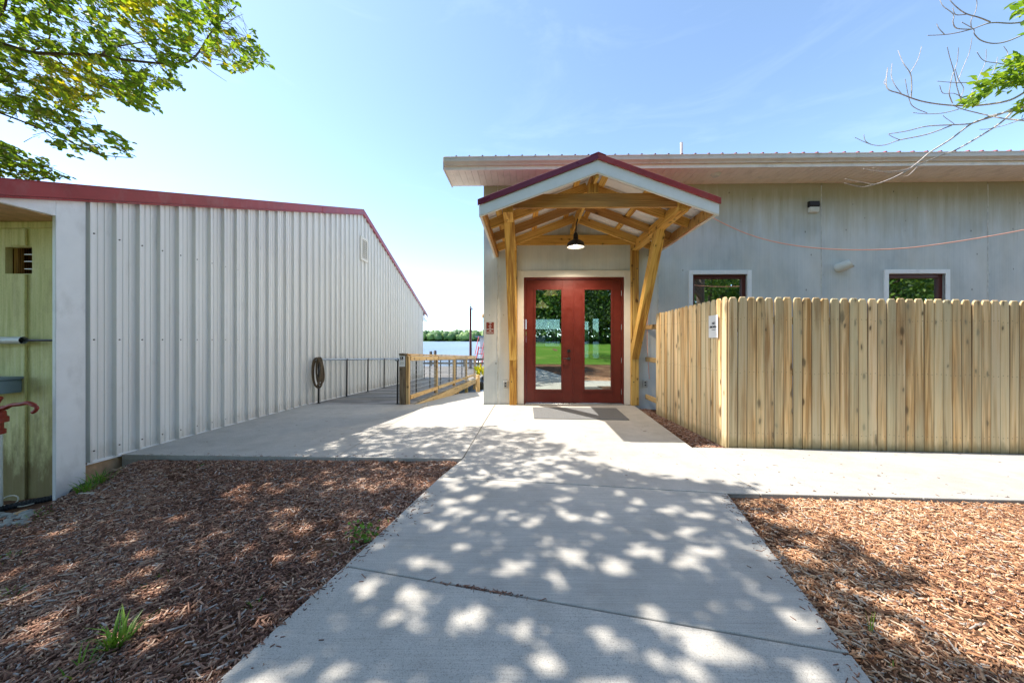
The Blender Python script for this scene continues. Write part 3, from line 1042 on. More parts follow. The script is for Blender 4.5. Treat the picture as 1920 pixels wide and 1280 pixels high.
def window(w, label):
    x0, x1, z0, z1 = w
    wd = thing('window', (x0, YW, z0), None, None)
    wd.parent = bld
    wd.location = Vector((x0, YW, z0)) - ORG[bld.name]
    wd['label'] = label
    t = 0.078
    MB().box(x0 - t, x0, YW - 0.024, YW + 0.02, z0 - t, z1 + t).build('trim', 'white_paint', wd, bevel=0.003)
    MB().box(x1, x1 + t, YW - 0.024, YW + 0.02, z0 - t, z1 + t).build('trim', 'white_paint', wd, bevel=0.003)
    MB().box(x0, x1, YW - 0.0245, YW + 0.02, z1, z1 + t).build('trim', 'white_paint', wd, bevel=0.003)
    MB().box(x0, x1, YW - 0.0245, YW + 0.02, z0 - t, z0).build('sill', 'white_paint', wd, bevel=0.003)
    f = 0.075
    mb = MB()
    mb.box(x0 + 0.002, x0 + f * 0.75, YW + 0.03, YW + 0.12, z0, z1)
    mb.box(x1 - f, x1 - 0.002, YW + 0.03, YW + 0.12, z0, z1)
    mb.box(x0 + f * 0.75, x1 - f, YW + 0.0305, YW + 0.12, z1 - f, z1 - 0.002)
    mb.box(x0 + f * 0.75, x1 - f, YW + 0.0305, YW + 0.12, z0 + 0.002, z0 + f)
    mb.build('frame', 'window_brown', wd, bevel=0.004)
    MB().box(x0 + f * 0.74, x1 - f + 0.001, YW + 0.07, YW + 0.076, z0 + f, z1 - f).build('pane', 'glazing', wd)
window(W1, 'brown framed window nearest the porch')
window(W2, 'brown framed window at the right')
# vent pipe on the roof
MB().tube([(3.40, 7.5, 4.78), (3.40, 7.5, 5.54)], 0.028, 12).build('vent_pipe', 'plastic_white', bld, smooth=True)

# things fixed to the wall
wl = thing('wall_light', (5.485, YW, 3.66), 'small black and white flood light high on the grey wall', 'light')
MB().prism_x([(YW, 3.77), (YW - 0.055, 3.77), (YW - 0.07, 3.80), (YW - 0.06, 3.882), (YW, 3.885)], 5.390, 5.580).build('housing', 'black_metal', wl, bevel=0.006)
MB().prism_x([(YW, 3.768), (YW - 0.068, 3.768), (YW - 0.055, 3.69), (YW - 0.03, 3.665), (YW, 3.66)], 5.396, 5.574).build('lens', 'plastic_white', wl, bevel=0.008)
vt = thing('pipe_vent', (6.03, YW, 2.63), 'white plastic elbow pipe sticking out of the grey wall', 'pipe')
vp = [(5.975, YW + 0.01, 2.622), (5.985, YW - 0.05, 2.628), (6.02, YW - 0.11, 2.65), (6.07, YW - 0.15, 2.68)]
MB().tube(vp, [0.086, 0.088, 0.088, 0.084], 18, cap=False).build('elbow', 'plastic_white', vt, smooth=True)
MB().tube([vp[-1], (6.073, YW - 0.152, 2.682)], [0.084, 0.066], 18, cap=False).build('rim', 'plastic_white', vt, smooth=True)
MB().tube([(6.055, YW - 0.138, 2.671), (6.060, YW - 0.142, 2.674)], 0.074, 18).build('dark_disc', 'black_plastic', vt)  # black disc puts the shade inside the pipe into the colour
sl = thing('soffit_light', (3.44, 6.23, 4.20), 'small round light on the soffit right of the porch', 'light')
MB().lathe([(0.0, -0.045), (0.05, -0.045), (0.062, -0.03), (0.075, -0.01), (0.09, 0.0)], (3.44, 6.23, 4.2395), 18).build('dome', 'plastic_white', sl, smooth=True)
def outlet(x, z, label):
    t = thing('outlet', (x, YW, z), label, 'outlet')
    MB().box(x - 0.045, x + 0.045, YW - 0.045, YW, z - 0.07, z + 0.07).build('cover', 'outlet_grey', t, bevel=0.008)
    for dz in (-0.025, 0.025):
        MB().box(x - 0.016, x + 0.016, YW - 0.049, YW - 0.044, z + dz - 0.014, z + dz + 0.014).build('socket', 'black_plastic', t)
outlet(-0.384, 0.385, 'grey outlet box on the wall left of the porch post')
outlet(2.300, 0.410, 'grey outlet box between porch and fence')
sg = thing('wall_sign', (-0.685, YW, 1.37), 'small brown sign with white lettering on the wall corner', 'sign')
MB().box(-0.758, -0.612, YW - 0.006, YW - 0.001, 1.366, 1.592).build('plate', 'sign_brown', sg, bevel=0.001)
RX = Quaternion((1, 0, 0), R(90))
for i, tx in enumerate(('THIS', 'IS', 'NOT', 'AN', 'ATTENDED', 'USE', 'WALKWAY')):
    text_mesh('lettering', tx, 0.0275, (-0.685, YW - 0.0068, 1.575 - i * 0.0305), RX, 'paper', sg, bold=0.0006, spacing=0.92)
# door mat
mt = MB()
mt.prism_z([(0.140, 5.405), (1.625, 5.345), (1.655, 6.250), (0.137, 6.300)], 0.001, 0.012)
tag(mt.build('door_mat', 'door_mat', bevel=0.004), 'grey rubber-backed mat in front of the red doors', 'mat')

# lamps inside, seen through the glass
for i, (x, y, z) in enumerate(((0.78, 9.3, 2.62), (0.86, 11.6, 2.78), (0.60, 12.6, 2.45))):
    t = thing('pendant_lamp', (x, y, z), ['tan pendant shade seen highest through the left door glass', 'tan pendant shade just below the highest in the left door glass', 'tan pendant shade lowest in the left door glass'][i], 'lamp', 'pendant lamps inside')
    MB().lathe([(0.02, 0.26), (0.05, 0.22), (0.26, 0.0), (0.25, 0.0), (0.04, 0.21)], (x, y, z), 18).build('shade', 'pendant_lit', t, smooth=True)
    MB().tube([(x, y, z + 0.25), (x, y, 3.6)], 0.006, 6).build('cable', 'black_plastic', t)

# ================================================================== PORCH CANOPY
PX, PE0, PE1 = 0.922, -0.592, 2.447
PF, PZ, PS = 4.372, 3.612, 0.374          # front plane, ridge height, slope
zt = lambda x: PZ - PS * abs(x - PX)
por = thing('porch_canopy', (PX, YW, 0), 'yellow timber gable porch with dark red metal roof over the doors', 'porch')
# metal roof sheets with ribs, pale underside
for sd, xe in ((-1, PE0), (1, PE1)):
    ys, hs = [], []
    y = PF - 0.03
    while y < YW - 0.01:
        for dy, h in ((0, 0), (0.185, 0), (0.197, 0.019), (0.212, 0.019), (0.224, 0)):
            if y + dy < YW:
                ys.append(y + dy)
                hs.append(h)
        y += 0.23
    xo = xe + sd * 0.012
    for nm, mt_, off in (('roof_sheet', 'red_metal_sheen' if sd < 0 else 'red_metal', 0.0), ('roof_underside', 'galvanised', -0.004)):
        a = [(PX, yy, PZ + h + off - 0.02) for yy, h in zip(ys, hs)]
        b = [(xo, yy, zt(xo) + h + off - 0.02) for yy, h in zip(ys, hs)]
        n = len(a)
        f = [(i, i + 1, n + i + 1, n + i) for i in range(n - 1)]
        MB().add(a + b, f).build(nm, mt_, por)
    # rake trim, red, then the white barge board below it
    mp = lambda x, o: (x, zt(x) - o)
    xo2 = xe + sd * 0.016
    MB().prism_y([mp(PX, 0.0), mp(xo2, 0.0), mp(xo2, 0.075), mp(PX, 0.075)][::sd], PF - 0.040, PF - 0.016).build('rake_trim', 'red_metal_sheen' if sd < 0 else 'red_metal', por, bevel=0.003)
    MB().prism_y([mp(PX, 0.078), mp(xe, 0.078), mp(xe, 0.205), mp(PX, 0.227)][::sd], PF - 0.014, PF + 0.012).build('barge_board', 'fascia_white', por)
    MB().prism_y([mp(PX, 0.2285), mp(xe, 0.2065), mp(xe, 0.222), mp(PX, 0.244)][::sd], PF - 0.008, PF + 0.010).build('barge_edge', 'cream_trim', por)
    # eave board
    MB().box(min(xe, xe - sd * 0.03), max(xe, xe - sd * 0.03), PF + 0.014, YW - 0.004, zt(xe) - 0.205, zt(xe) - 0.04).build('eave_board', 'cream_trim', por)
    MB().box(min(xe - sd * 0.032, xe - sd * 0.07), max(xe - sd * 0.032, xe - sd * 0.07), PF + 0.014, YW - 0.004, zt(xe) - 0.19, zt(xe) - 0.06).build('sub_fascia', 'rafter_timber', por)
    # rafters
    for j, y in enumerate((PF + 0.045, 5.02, 5.66, 6.30)):
        o1 = 0.125
        board('rafter', (PX - sd * -0.02, y, zt(PX) - o1 - 0.006), (xe - sd * 0.072, y, zt(xe - sd * 0.072) - o1), 0.04, 0.135, 'porch_timber' if j in (1, 3) else 'rafter_timber', por, up=(0, 0, 1))
    # purlins over the rafters
    for fr_ in (0.12, 0.50, 0.86):
        x = PX + (xe - PX) * fr_
        board('purlin', (x, PF + 0.02, zt(x) - 0.040), (x, YW - 0.01, zt(x) - 0.040), 0.088, 0.034, 'porch_timber', por, up=(sd * PS, 0, 1))
    # blocking between rafters above the side beam
MB().prism_y([(PX - 0.10, PZ - 0.028), (PX, PZ + 0.012), (PX + 0.10, PZ - 0.028), (PX, PZ - 0.002)], PF - 0.045, YW).build('ridge_cap', 'red_metal', por)
board('ridge_beam', (PX, PF + 0.02, PZ - 0.19), (PX, YW - 0.002, PZ - 0.19), 0.042, 0.20, 'porch_timber', por)
LXP, RXP = -0.236, 2.090
for xc in (LXP, RXP):
    board('side_beam', (xc, 4.545, 3.02), (xc, YW - 0.004, 3.02), 0.135, 0.142, 'porch_timber', por)
board('tie_beam', (LXP - 0.07, 4.60, 3.112), (RXP + 0.075, 4.60, 3.112), 0.045, 0.186, 'rafter_timber', por)
board('tie_beam', (LXP - 0.07, YW - 0.03, 3.172), (RXP + 0.075, YW - 0.03, 3.172), 0.045, 0.186, 'porch_timber', por)
board('king_post', (PX - 0.01, 4.60, 3.206), (PX - 0.01, 4.60, 3.335), 0.12, 0.085, 'porch_timber', por)
board('king_post', (PX - 0.01, 4.62, 3.29), (PX - 0.01, 4.62, 3.50), 0.040, 0.05, 'rafter_timber', por)
board('king_post', (PX - 0.02, YW - 0.03, 3.266), (PX - 0.02, YW - 0.03, 3.40), 0.075, 0.04, 'porch_timber', por)
for xc in (LXP, RXP):
    board('wall_post', (xc, YW - 0.053, 0.003), (xc, YW - 0.053, 2.948), 0.14, 0.095, 'porch_timber', por, up=(0, 1, 0))
def brace(xc, ytop, zb):
    # cut square against the post and the beam
    w = 0.14
    th = 0.14
    yb = YW - 0.101
    dy, dz = ytop - yb, 2.948 - zb
    poly_y = [(yb, zb), (yb, zb + th * 2.3), (ytop + th * 1.18, 2.948), (ytop, 2.948)]
    p = Vector((xc, yb, zb))
    ang = math.atan2(-dy, dz)
    rot = Quaternion((1, 0, 0), ang)
    inv = rot.inverted()
    a = [inv @ Vector((-w / 2, y - yb, z - zb)) for y, z in poly_y]
    b = [inv @ Vector((w / 2, y - yb, z - zb)) for y, z in poly_y]
    mb = MB().prism(a, b)
    me = bpy.data.meshes.new('brace')
    me.from_pydata([tuple(v) for v in mb.v], [], mb.f)
    me.materials.append(M['porch_timber'])
    o = bpy.data.objects.new('brace', me)
    place(o, p, por, rot)
    bv = o.modifiers.new('bevel', 'BEVEL')
    bv.width = 0.004
brace(LXP, 4.93, 0.86)
brace(RXP, 5.27, 0.88)
bm_ = MB()
for xc in (LXP, RXP):
    for dz in (0.0, 0.10):
        for yy, zz in ((6.36, 1.28 + dz), (YW - 0.101, 0.45 + dz * 6), (YW - 0.101, 2.4 + dz * 2)):
            bx_ = xc + 0.03 * (1 if dz else -1)
            MB().tube([(bx_, yy - 0.001 if yy > 6.5 else yy - 0.030, zz), (bx_, yy - 0.010 if yy > 6.5 else yy - 0.036, zz)], 0.011, 8).build('bolt', 'black_metal', por)
for xc in (LXP, RXP):
    for dx in (-0.035, 0.035):
        for dz in (-0.05, 0.05):
            MB().tube([(xc + dx, 4.577, 3.112 + dz), (xc + dx, 4.570, 3.112 + dz)], 0.008, 8).build('bolt', 'black_metal', por)
# barn lamp hung from the ridge beam
lm = thing('barn_lamp', (0.867, 5.9, 2.84), 'black dome barn lamp hanging under the porch ridge', 'lamp')
MB().lathe([(0.15, 0.0), (0.152, 0.012), (0.150, 0.03), (0.140, 0.075), (0.10, 0.105), (0.045, 0.13), (0.040, 0.20), (0.028, 0.245), (0.0, 0.25)], (0.867, 5.9, 2.845), 28).build('shade', 'black_metal', lm, smooth=True)
MB().lathe([(0.148, 0.003), (0.136, 0.07), (0.09, 0.098), (0.0, 0.11)], (0.867, 5.9, 2.845), 28).build('reflector', 'white_paint', lm, smooth=True)
MB().tube([(0.867, 5.9, 3.09), (0.88, 5.9, 3.25), (0.905, 5.9, 3.34)], 0.012, 8).build('stem', 'black_metal', lm, smooth=True)
MB().lathe([(0.0, -0.015), (0.025, -0.005), (0.036, 0.025), (0.022, 0.06), (0.016, 0.09)], (0.867, 5.9, 2.86), 16).build('bulb', 'bulb', lm, smooth=True)
ld = bpy.data.lights.new('barn_lamp_glow', 'SPOT')
ld.energy = 40
ld.color = (1, 0.86, 0.68)
ld.spot_size = R(140)
ld.spot_blend = 0.6
ld.shadow_soft_size = 0.04
lo_ = bpy.data.objects.new('barn_lamp_glow', ld)
COL.objects.link(lo_)
lo_.parent = lm
lo_.location = (0, 0, 0.0)

# ================================================================== ORANGE CORD
ec = thing('extension_cord', (2.4, 4.5, 0), 'thin orange cord sagging from the porch eave along the wall', 'cord')
cp = []
for u, v, y in ((1326, 400, 4.55), (1345, 413, 4.75), (1400, 438, 4.9), (1460, 455, 5.0), (1530, 465, 5.0), (1610, 468.5, 5.0), (1700, 465, 5.0), (1800, 452, 5.0), (1920, 431, 5.0), (2060, 400, 5.0)):
    cp.append(at(u, v, y))
def spline(pts, n=8):
    out = []
    P = [Vector(p) for p in pts]
    for i in range(len(P) - 1):
        p0, p1, p2, p3 = P[max(i - 1, 0)], P[i], P[i + 1], P[min(i + 2, len(P) - 1)]
        for k in range(n):
            t = k / n
            out.append(0.5 * ((2 * p1) + (-p0 + p2) * t + (2 * p0 - 5 * p1 + 4 * p2 - p3) * t * t + (-p0 + 3 * p1 - 3 * p2 + p3) * t ** 3))
    out.append(P[-1])
    return out
MB().tube(spline(cp), 0.0065, 6).build('hanging_span', 'orange_cord', ec, smooth=True)
MB().tube(spline([(2.41, 4.62, 2.86), (2.42, 5.6, 2.84), (2.42, 6.2, 2.86), (2.435, 6.5, 2.78), (2.40, 6.58, 2.3), (2.36, 6.60, 1.9), (2.34, 6.60, 1.2), (2.38, 6.60, 0.5)]), 0.0055, 6).build('drop', 'orange_cord', ec, smooth=True)

# ================================================================== PICKET FENCE
FY, FX = 4.045, 2.378
fen = thing('picket_fence', (FX, FY, 0), 'six foot dog-eared pine picket fence wrapping the corner', 'fence')
pt = 0.019
def picket_mesh(w, h, seed):
    r = random.Random(seed)
    e, hh = 0.022 + r.uniform(-.003, .004), 0.034 + r.uniform(-.004, .004)
    k = r.uniform(-0.002, 0.002)
    poly = [(-w / 2, 0), (w / 2, 0), (w / 2 + k, h - hh), (w / 2 - e * 0.35 + k, h - hh * 0.35), (w / 2 - e + k, h), (-w / 2 + e + k, h), (-w / 2 + e * 0.35 + k, h - hh * 0.35), (-w / 2 + k, h - hh)]
    mb = MB().prism_y(poly, 0, pt)
    me = bpy.data.meshes.new('picket')
    me.from_pydata(mb.v, [], mb.f)
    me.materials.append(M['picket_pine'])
    return me
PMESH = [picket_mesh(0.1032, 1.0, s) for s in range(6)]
nl = MB()
def add_picket(x, y, zb, zt_, rz, lean=0.0):
    o = bpy.data.objects.new('picket', random.choice(PMESH))
    COL.objects.link(o)
    o.parent = fen
    o.location = Vector((x, y, zb)) - ORG[fen.name]
    o.rotation_euler = (random.uniform(-.003, .003), lean, rz + random.uniform(-.025, .025))
    o.scale = (1, random.uniform(0.9, 1.15), zt_ - zb)
    bv = o.modifiers.new('bevel', 'BEVEL')
    bv.width = 0.005
    for z in (1.50, 0.875, 0.165):
        for dx in (-0.026, 0.026):
            c_, s_ = math.cos(rz), math.sin(rz)
            px_, py_ = dx, -0.0012
            p = Vector((x + c_ * px_ - s_ * py_, y + s_ * px_ + c_ * py_, z + random.uniform(-.012, .012) - 0.014 * max(0, x - FX)))
            n_ = Vector((s_, -c_, 0)) * 0.003
            nl.tube([p, p + n_], 0.0034, 6)
pit = 0.1072
for i in range(44):
    x = FX + 0.052 + i * pit
    drop = 0.0150 * (x - FX)
    add_picket(x, FY + random.uniform(-.004, .003), -drop - 0.022, 1.757 - drop + random.uniform(-.007, .007), 0, random.uniform(-.005, .005))
sa, sb = Vector((2.366, 4.062)), Vector((2.285, 6.020))
sdv = (sb - sa)
nside = 18
rzs = math.atan2(sdv.y, sdv.x) + math.pi
for i in range(nside):
    p = sa + sdv * ((i + 0.5) / nside)
    add_picket(p.x + random.uniform(-.003, .003), p.y, -0.03 - 0.02 * i / nside, 1.757 - 0.05 * i / nside + random.uniform(-.006, .006), rzs)
nl.build('nails', 'nail', fen)['kind'] = 'stuff'
for z in (1.487, 0.880, 0.160):
    board('rail', (FX + 0.04, FY + pt + 0.022, z), (FX + 4.75, FY + pt + 0.022, z - 0.07), 0.040, 0.085, 'rail_pine', fen)
    board('rail', (2.409, 4.12, z), (2.331, YW - 0.005, z), 0.040, 0.085, 'rail_pine', fen)
for p in ((2.425, 4.115), (2.375, 5.96), (4.8, 4.13), (6.9, 4.13)):
    board('post', (p[0] + 0.045, p[1] + 0.02, -0.25), (p[0] + 0.045, p[1] + 0.02, 1.66), 0.088, 0.088, 'rail_pine', fen, up=(0, 1, 0))
# paper notice on the fence side
n_dir = Vector((-sdv.y, sdv.x)).normalized()
if n_dir.x > 0: n_dir = -n_dir
pn = thing('paper_notice', (2.355, 4.32, 1.27), 'white paper notice reading NO SMOKING on the fence side', 'notice')
pa, pb = sa + sdv.normalized() * 0.345, sa + sdv.normalized() * 0.130
mb = MB()
for j in range(5):
    pass
cols = 6
vsx, fsx = [], []
for j in range(cols + 1):
    t = j / cols
    p = pa + (pb - pa) * t + n_dir * (0.010 + 0.016 * max(0, t - 0.6) * 2.5 * (t - 0.6) * 2)
    vsx += [(p.x, p.y, 1.277), (p.x, p.y, 1.556)]
for j in range(cols):
    fsx.append((2 * j, 2 * j + 2, 2 * j + 3, 2 * j + 1))
nb = len(vsx)
vsx += [(v[0] - n_dir.x * 0.0012, v[1] - n_dir.y * 0.0012, v[2]) for v in vsx]
fsx += [tuple(reversed([i + nb for i in f])) for f in fsx]
fsx += [(0, 1, nb + 1, nb), (2 * cols + 1, 2 * cols, nb + 2 * cols, nb + 2 * cols + 1)]
mb.add(vsx, fsx).build('sheet', 'paper', pn)
xax = Vector((*(pb - pa).normalized(), 0))
rotp = Matrix((xax, Vector((0, 0, 1)), xax.cross(Vector((0, 0, 1))))).transposed().to_quaternion()
pm = pa + (pb - pa) * 0.5 + n_dir * 0.0125
text_mesh('lettering', 'NO', 0.040, (pm.x, pm.y, 1.455), rotp, 'ink', pn, bold=0.001)
text_mesh('lettering', 'SMOKING', 0.036, (pm.x, pm.y, 1.410), rotp, 'ink', pn, bold=0.001)
rl = MB().box(-0.04, 0.04, -0.0025, 0.0025, 0, 0.0006).build('rule', 'ink', pn, org=(0, 0, 0))
rl.rotation_mode = 'QUATERNION'
rl.rotation_quaternion = rotp
rl.location = Vector((pm.x, pm.y, 1.375)) - ORG[pn.name]

# ================================================================== WHITE METAL SHED
XW = lambda y: -4.464 - 0.031 * (y - 3.38)
RG = 9.65
rake = lambda y: 2.644 + 0.344 * (y - 3.36) if y <= RG else 2.644 + 0.344 * (RG - 3.36) - 0.342 * (y - RG)
def sid_z(y):
    return (0.004 - 0.0262 * (y - 3.38)) if y < 7.08 else ramp_z(y) + 0.012
shed = thing('metal_shed', (-4.464, 3.38, -0.25), 'white ribbed steel shed with dark red roof trim along the walk', 'shed')
Y0s, Y1s = 3.372, 16.0
PER = 0.2286
prof = [(0.0, 0.0), (0.010, 0.0), (0.013, 0.046), (0.030, 0.046), (0.037, 0.0), (0.106, 0.0), (0.110, 0.007), (0.122, 0.007), (0.128, 0.0), (0.164, 0.0), (0.168, 0.007), (0.180, 0.007), (0.186, 0.0)]
ypan = Y0s
ip = 0
while ypan < Y1s - 0.05:
    pts = []
    for k in range(4):
        for s_, d_ in prof:
            yy = ypan + k * PER + s_
            if yy < Y1s:
                pts.append((yy, d_))
    yend = min(ypan + 4 * PER, Y1s)
    pts.append((yend + 0.004, 0.0))
    if pts[0][0] < RG < pts[-1][0]:
        j = next(i for i, p in enumerate(pts) if p[0] > RG)
        pts.insert(j, (RG, pts[j - 1][1]))
    lap = 0.0012 * (ip % 2)
    lo = [(XW(y) + d + lap, y, sid_z(y)) for y, d in pts]
    hi = [(XW(y) + d + lap, y, rake(y) + 0.03) for y, d in pts]
    n = len(lo)
    pan = MB().add(lo + hi, [(i, n + i, n + i + 1, i + 1) for i in range(n - 1)]).build('wall_panel', 'white_steel', shed, org=(XW(ypan), ypan, 0))
    sc = MB()
    for k in range(4):
        yy = ypan + k * PER + 0.078
        if yy > Y1s - 0.05:
            break
        for z in (sid_z(yy) + 0.10, 1.252, 2.35, 3.45, 4.3):
            if z < rake(yy) - 0.1:
                sc.tube([(XW(yy) + lap, yy, z), (XW(yy) + lap + 0.006, yy, z)], 0.008, 6)
    sc.build('screws', 'nail', pan)
    ypan += 4 * PER
    ip += 1
# skirt channel and footing
mb = MB()
for a in np.arange(Y0s, Y1s, 0.4):
    b = min(a + 0.4, Y1s)
    mb.add([(XW(a) - 0.01, a, sid_z(a) - 0.022), (XW(a) + 0.030, a, sid_z(a) - 0.022), (XW(a) + 0.030, a, sid_z(a) + 0.004), (XW(a) - 0.01, a, sid_z(a) + 0.004),
            (XW(b) - 0.01, b, sid_z(b) - 0.022), (XW(b) + 0.030, b, sid_z(b) - 0.022), (XW(b) + 0.030, b, sid_z(b) + 0.004), (XW(b) - 0.01, b, sid_z(b) + 0.004)],
           [(0, 1, 5, 4), (1, 2, 6, 5), (2, 3, 7, 6)])
mb.build('base_channel', 'white_paint', shed)
MB().prism([(XW(3.30) - 0.3, 3.37, -0.6), (XW(3.3) - 0.005, 3.37, -0.6), (XW(3.3) - 0.005, 3.37, -0.020), (XW(3.3) - 0.3, 3.37, -0.020)],
           [(XW(16) - 0.3, 16, -1.4), (XW(16) - 0.005, 16, -1.4), (XW(16) - 0.005, 16, -0.56), (XW(16) - 0.3, 16, -0.56)]).build('footing', 'foundation', shed)
# corner board and eave return
MB().prism_x([(3.145, -0.50), (3.366, -0.50), (3.366, rake(3.366) + 0.03), (3.145, rake(3.145) + 0.03)], XW(3.3) - 0.014, XW(3.3) + 0.022).build('corner_board', 'white_paint', shed, bevel=0.003)
MB().prism_x([(2.775, 2.412), (3.143, 2.420), (3.143, rake(3.143) + 0.03), (2.775, rake(2.775) + 0.02)], XW(3.0) - 0.03, XW(3.0) + 0.016).build('eave_return', 'white_paint', shed, bevel=0.003)
MB().box(-10.5, XW(3) - 0.032, 2.775, 3.30, 2.415, 2.432).build('soffit', 'foundation', shed)
MB().box(-10.5, XW(3) - 0.032, 2.750, 2.774, 2.415, 2.50).build('fascia', 'white_paint', shed)
# red rake trim in lapped lengths
tp = 0.155
def trim(y0, y1, off):
    a, b = rake(y0), rake(y1)
    for (o0, o1, z0, z1, nm) in ((0.030, 0.052, 0.018, tp, 'rake_trim'), (0.022, 0.062, -0.004, 0.016, 'trim_lip'), (-0.10, 0.052, tp + 0.001, tp + 0.010, 'trim_top')):
        MB().prism([(XW(y0) + o0 + off, y0, a + z0), (XW(y0) + o1 + off, y0, a + z0), (XW(y0) + o1 + off, y0, a + z1), (XW(y0) + o0 + off, y0, a + z1)],
                   [(XW(y1) + o0 + off, y1, b + z0), (XW(y1) + o1 + off, y1, b + z0), (XW(y1) + o1 + off, y1, b + z1), (XW(y1) + o0 + off, y1, b + z1)]).build(nm, 'red_metal', shed, bevel=0.002)
trim(2.73, 4.96, 0.004)
trim(4.93, 7.6, 0.0)
trim(7.57, RG, 0.004)
trim(RG, 13.2, 0.004)
trim(13.15, 16.85, 0.0)
# roof planes behind the trim, other walls
for (a, b) in ((2.73, RG), (RG, 16.85)):
    MB().prism([(-13, a, rake(a) + 0.06), (XW(a) - 0.101, a, rake(a) + 0.06), (XW(a) - 0.101, a, rake(a) + tp), (-13, a, rake(a) + tp)],
               [(-13, b, rake(b) + 0.06), (XW(b) - 0.101, b, rake(b) + 0.06), (XW(b) - 0.101, b, rake(b) + tp), (-13, b, rake(b) + tp)]).build('roof', 'red_metal', shed)
MB().prism_x([(16.01, 2.47), (16.84, 2.18), (16.84, 2.14), (16.01, 2.14)], XW(16.4) - 0.02, XW(16.4) + 0.02).build('eave_return', 'white_paint', shed)
MB().box(-12.6, XW(16) - 0.02, 15.9, 16.0, -1.4, 2.5).build('back_wall', 'white_steel', shed)
MB().box(-12.7, -12.6, 3.3, 16.0, -1.4, 2.5).build('side_wall', 'white_steel', shed)
# louvre in the gable
lv = thing('gable_louvre', (XW(9.7), 9.7, 3.5), None, None)
lv.parent = shed
lv.location = Vector(ORG[lv.name]) - ORG[shed.name]
xg = XW(9.7) + 0.022
for (a, b, c, d) in ((9.49, 9.55, 3.50, 4.17), (9.86, 9.92, 3.50, 4.17), (9.55, 9.86, 3.50, 3.57), (9.55, 9.86, 4.10, 4.17)):
    MB().box(xg, xg + 0.035, a, b, c, d).build('frame', 'cream_trim', lv)
MB().box(xg, xg + 0.006, 9.55, 9.86, 3.57, 4.10).build('backing', 'outlet_grey', lv)
for i in range(10):
    z = 3.585 + i * 0.052
    MB().prism_y([(xg + 0.007, z + 0.034), (xg + 0.032, z), (xg + 0.034, z + 0.005), (xg + 0.009, z + 0.04)], 9.551, 9.859).build('slat', 'cream_trim', lv)

# green board wall under the near eave
GY = 3.29
gx1 = XW(3.3) - 0.016
VX0, VX1, VZ0, VZ1 = -5.160, -4.885, 1.905, 2.170
mb = MB()
mb.box(-10.4, VX0, GY, GY + 0.05, -0.6, 2.414)
mb.box(VX1, gx1, GY, GY + 0.05, -0.6, 2.414)
mb.box(VX0, VX1, GY, GY + 0.05, -0.6, VZ0)
mb.box(VX0, VX1, GY, GY + 0.05, VZ1, 2.414)
mb.build('board_wall', 'green_boards', shed)
for i in range(10):
    xb = -5.062 - 0.42 * i
    if i == 0:
        MB().box(xb, xb + 0.135, GY - 0.022, GY - 0.001, -0.6, VZ0 - 0.008).build('batten', 'green_boards', shed, bevel=0.003)
        MB().box(xb, xb + 0.135, GY - 0.022, GY - 0.001, VZ1 + 0.010, 2.345).build('batten', 'green_boards', shed, bevel=0.003)
    else:
        MB().box(xb, xb + 0.135, GY - 0.022, GY - 0.001, -0.6, 2.345).build('batten', 'green_boards', shed, bevel=0.003)
MB().box(-10.4, gx1 - 0.001, GY - 0.026, GY - 0.001, 2.350, 2.413).build('frieze_board', 'green_boards', shed, bevel=0.003)
MB().box(gx1 - 0.062, gx1 - 0.001, GY - 0.024, GY - 0.001, -0.6, 2.347).build('corner_batten', 'green_boards', shed, bevel=0.003)
vw = thing('wall_vent', (VX0, GY, VZ0), None, None)
vw.parent = shed
vw.location = Vector(ORG[vw.name]) - ORG[shed.name]
mb = MB()
mb.box(VX0 - 0.06, VX1 + 0.06, GY + 0.40, GY + 0.42, VZ0 - 0.06, VZ1 + 0.06)
mb.box(VX0 - 0.08, VX0 - 0.061, GY + 0.052, GY + 0.42, VZ0 - 0.06, VZ1 + 0.06)
mb.box(VX1 + 0.061, VX1 + 0.08, GY + 0.052, GY + 0.42, VZ0 - 0.06, VZ1 + 0.06)
mb.box(VX0 - 0.08, VX1 + 0.08, GY + 0.052, GY + 0.42, VZ1 + 0.061, VZ1 + 0.08)
mb.box(VX0 - 0.08, VX1 + 0.08, GY + 0.052, GY + 0.42, VZ0 - 0.08, VZ0 - 0.061)
mb.build('dark_box', 'rafter_timber', vw)  # box added behind the vent hole to keep light out
board('stud', (VX0 + 0.02, GY + 0.080, VZ0 - 0.058), (VX0 + 0.02, GY + 0.080, VZ1 + 0.058), 0.045, 0.045, 'rafter_timber', vw, up=(0, 1, 0))
board('stud', (VX0 + 0.05, GY + 0.25, VZ0 - 0.02), (VX0 + 0.22, GY + 0.32, VZ0 + 0.03), 0.09, 0.06, 'rafter_timber', vw)
board('stud', (VX0 + 0.03, GY + 0.22, VZ0 + 0.20), (VX0 + 0.20, GY + 0.36, VZ0 + 0.11), 0.16, 0.05, 'rafter_timber', vw)
for z in (1.955, 2.030, 2.100):
    MB().box(VX0 + 0.15, VX1 - 0.002, GY + 0.03, GY + 0.05, z, z + 0.007).build('slat', 'galvanised', vw)

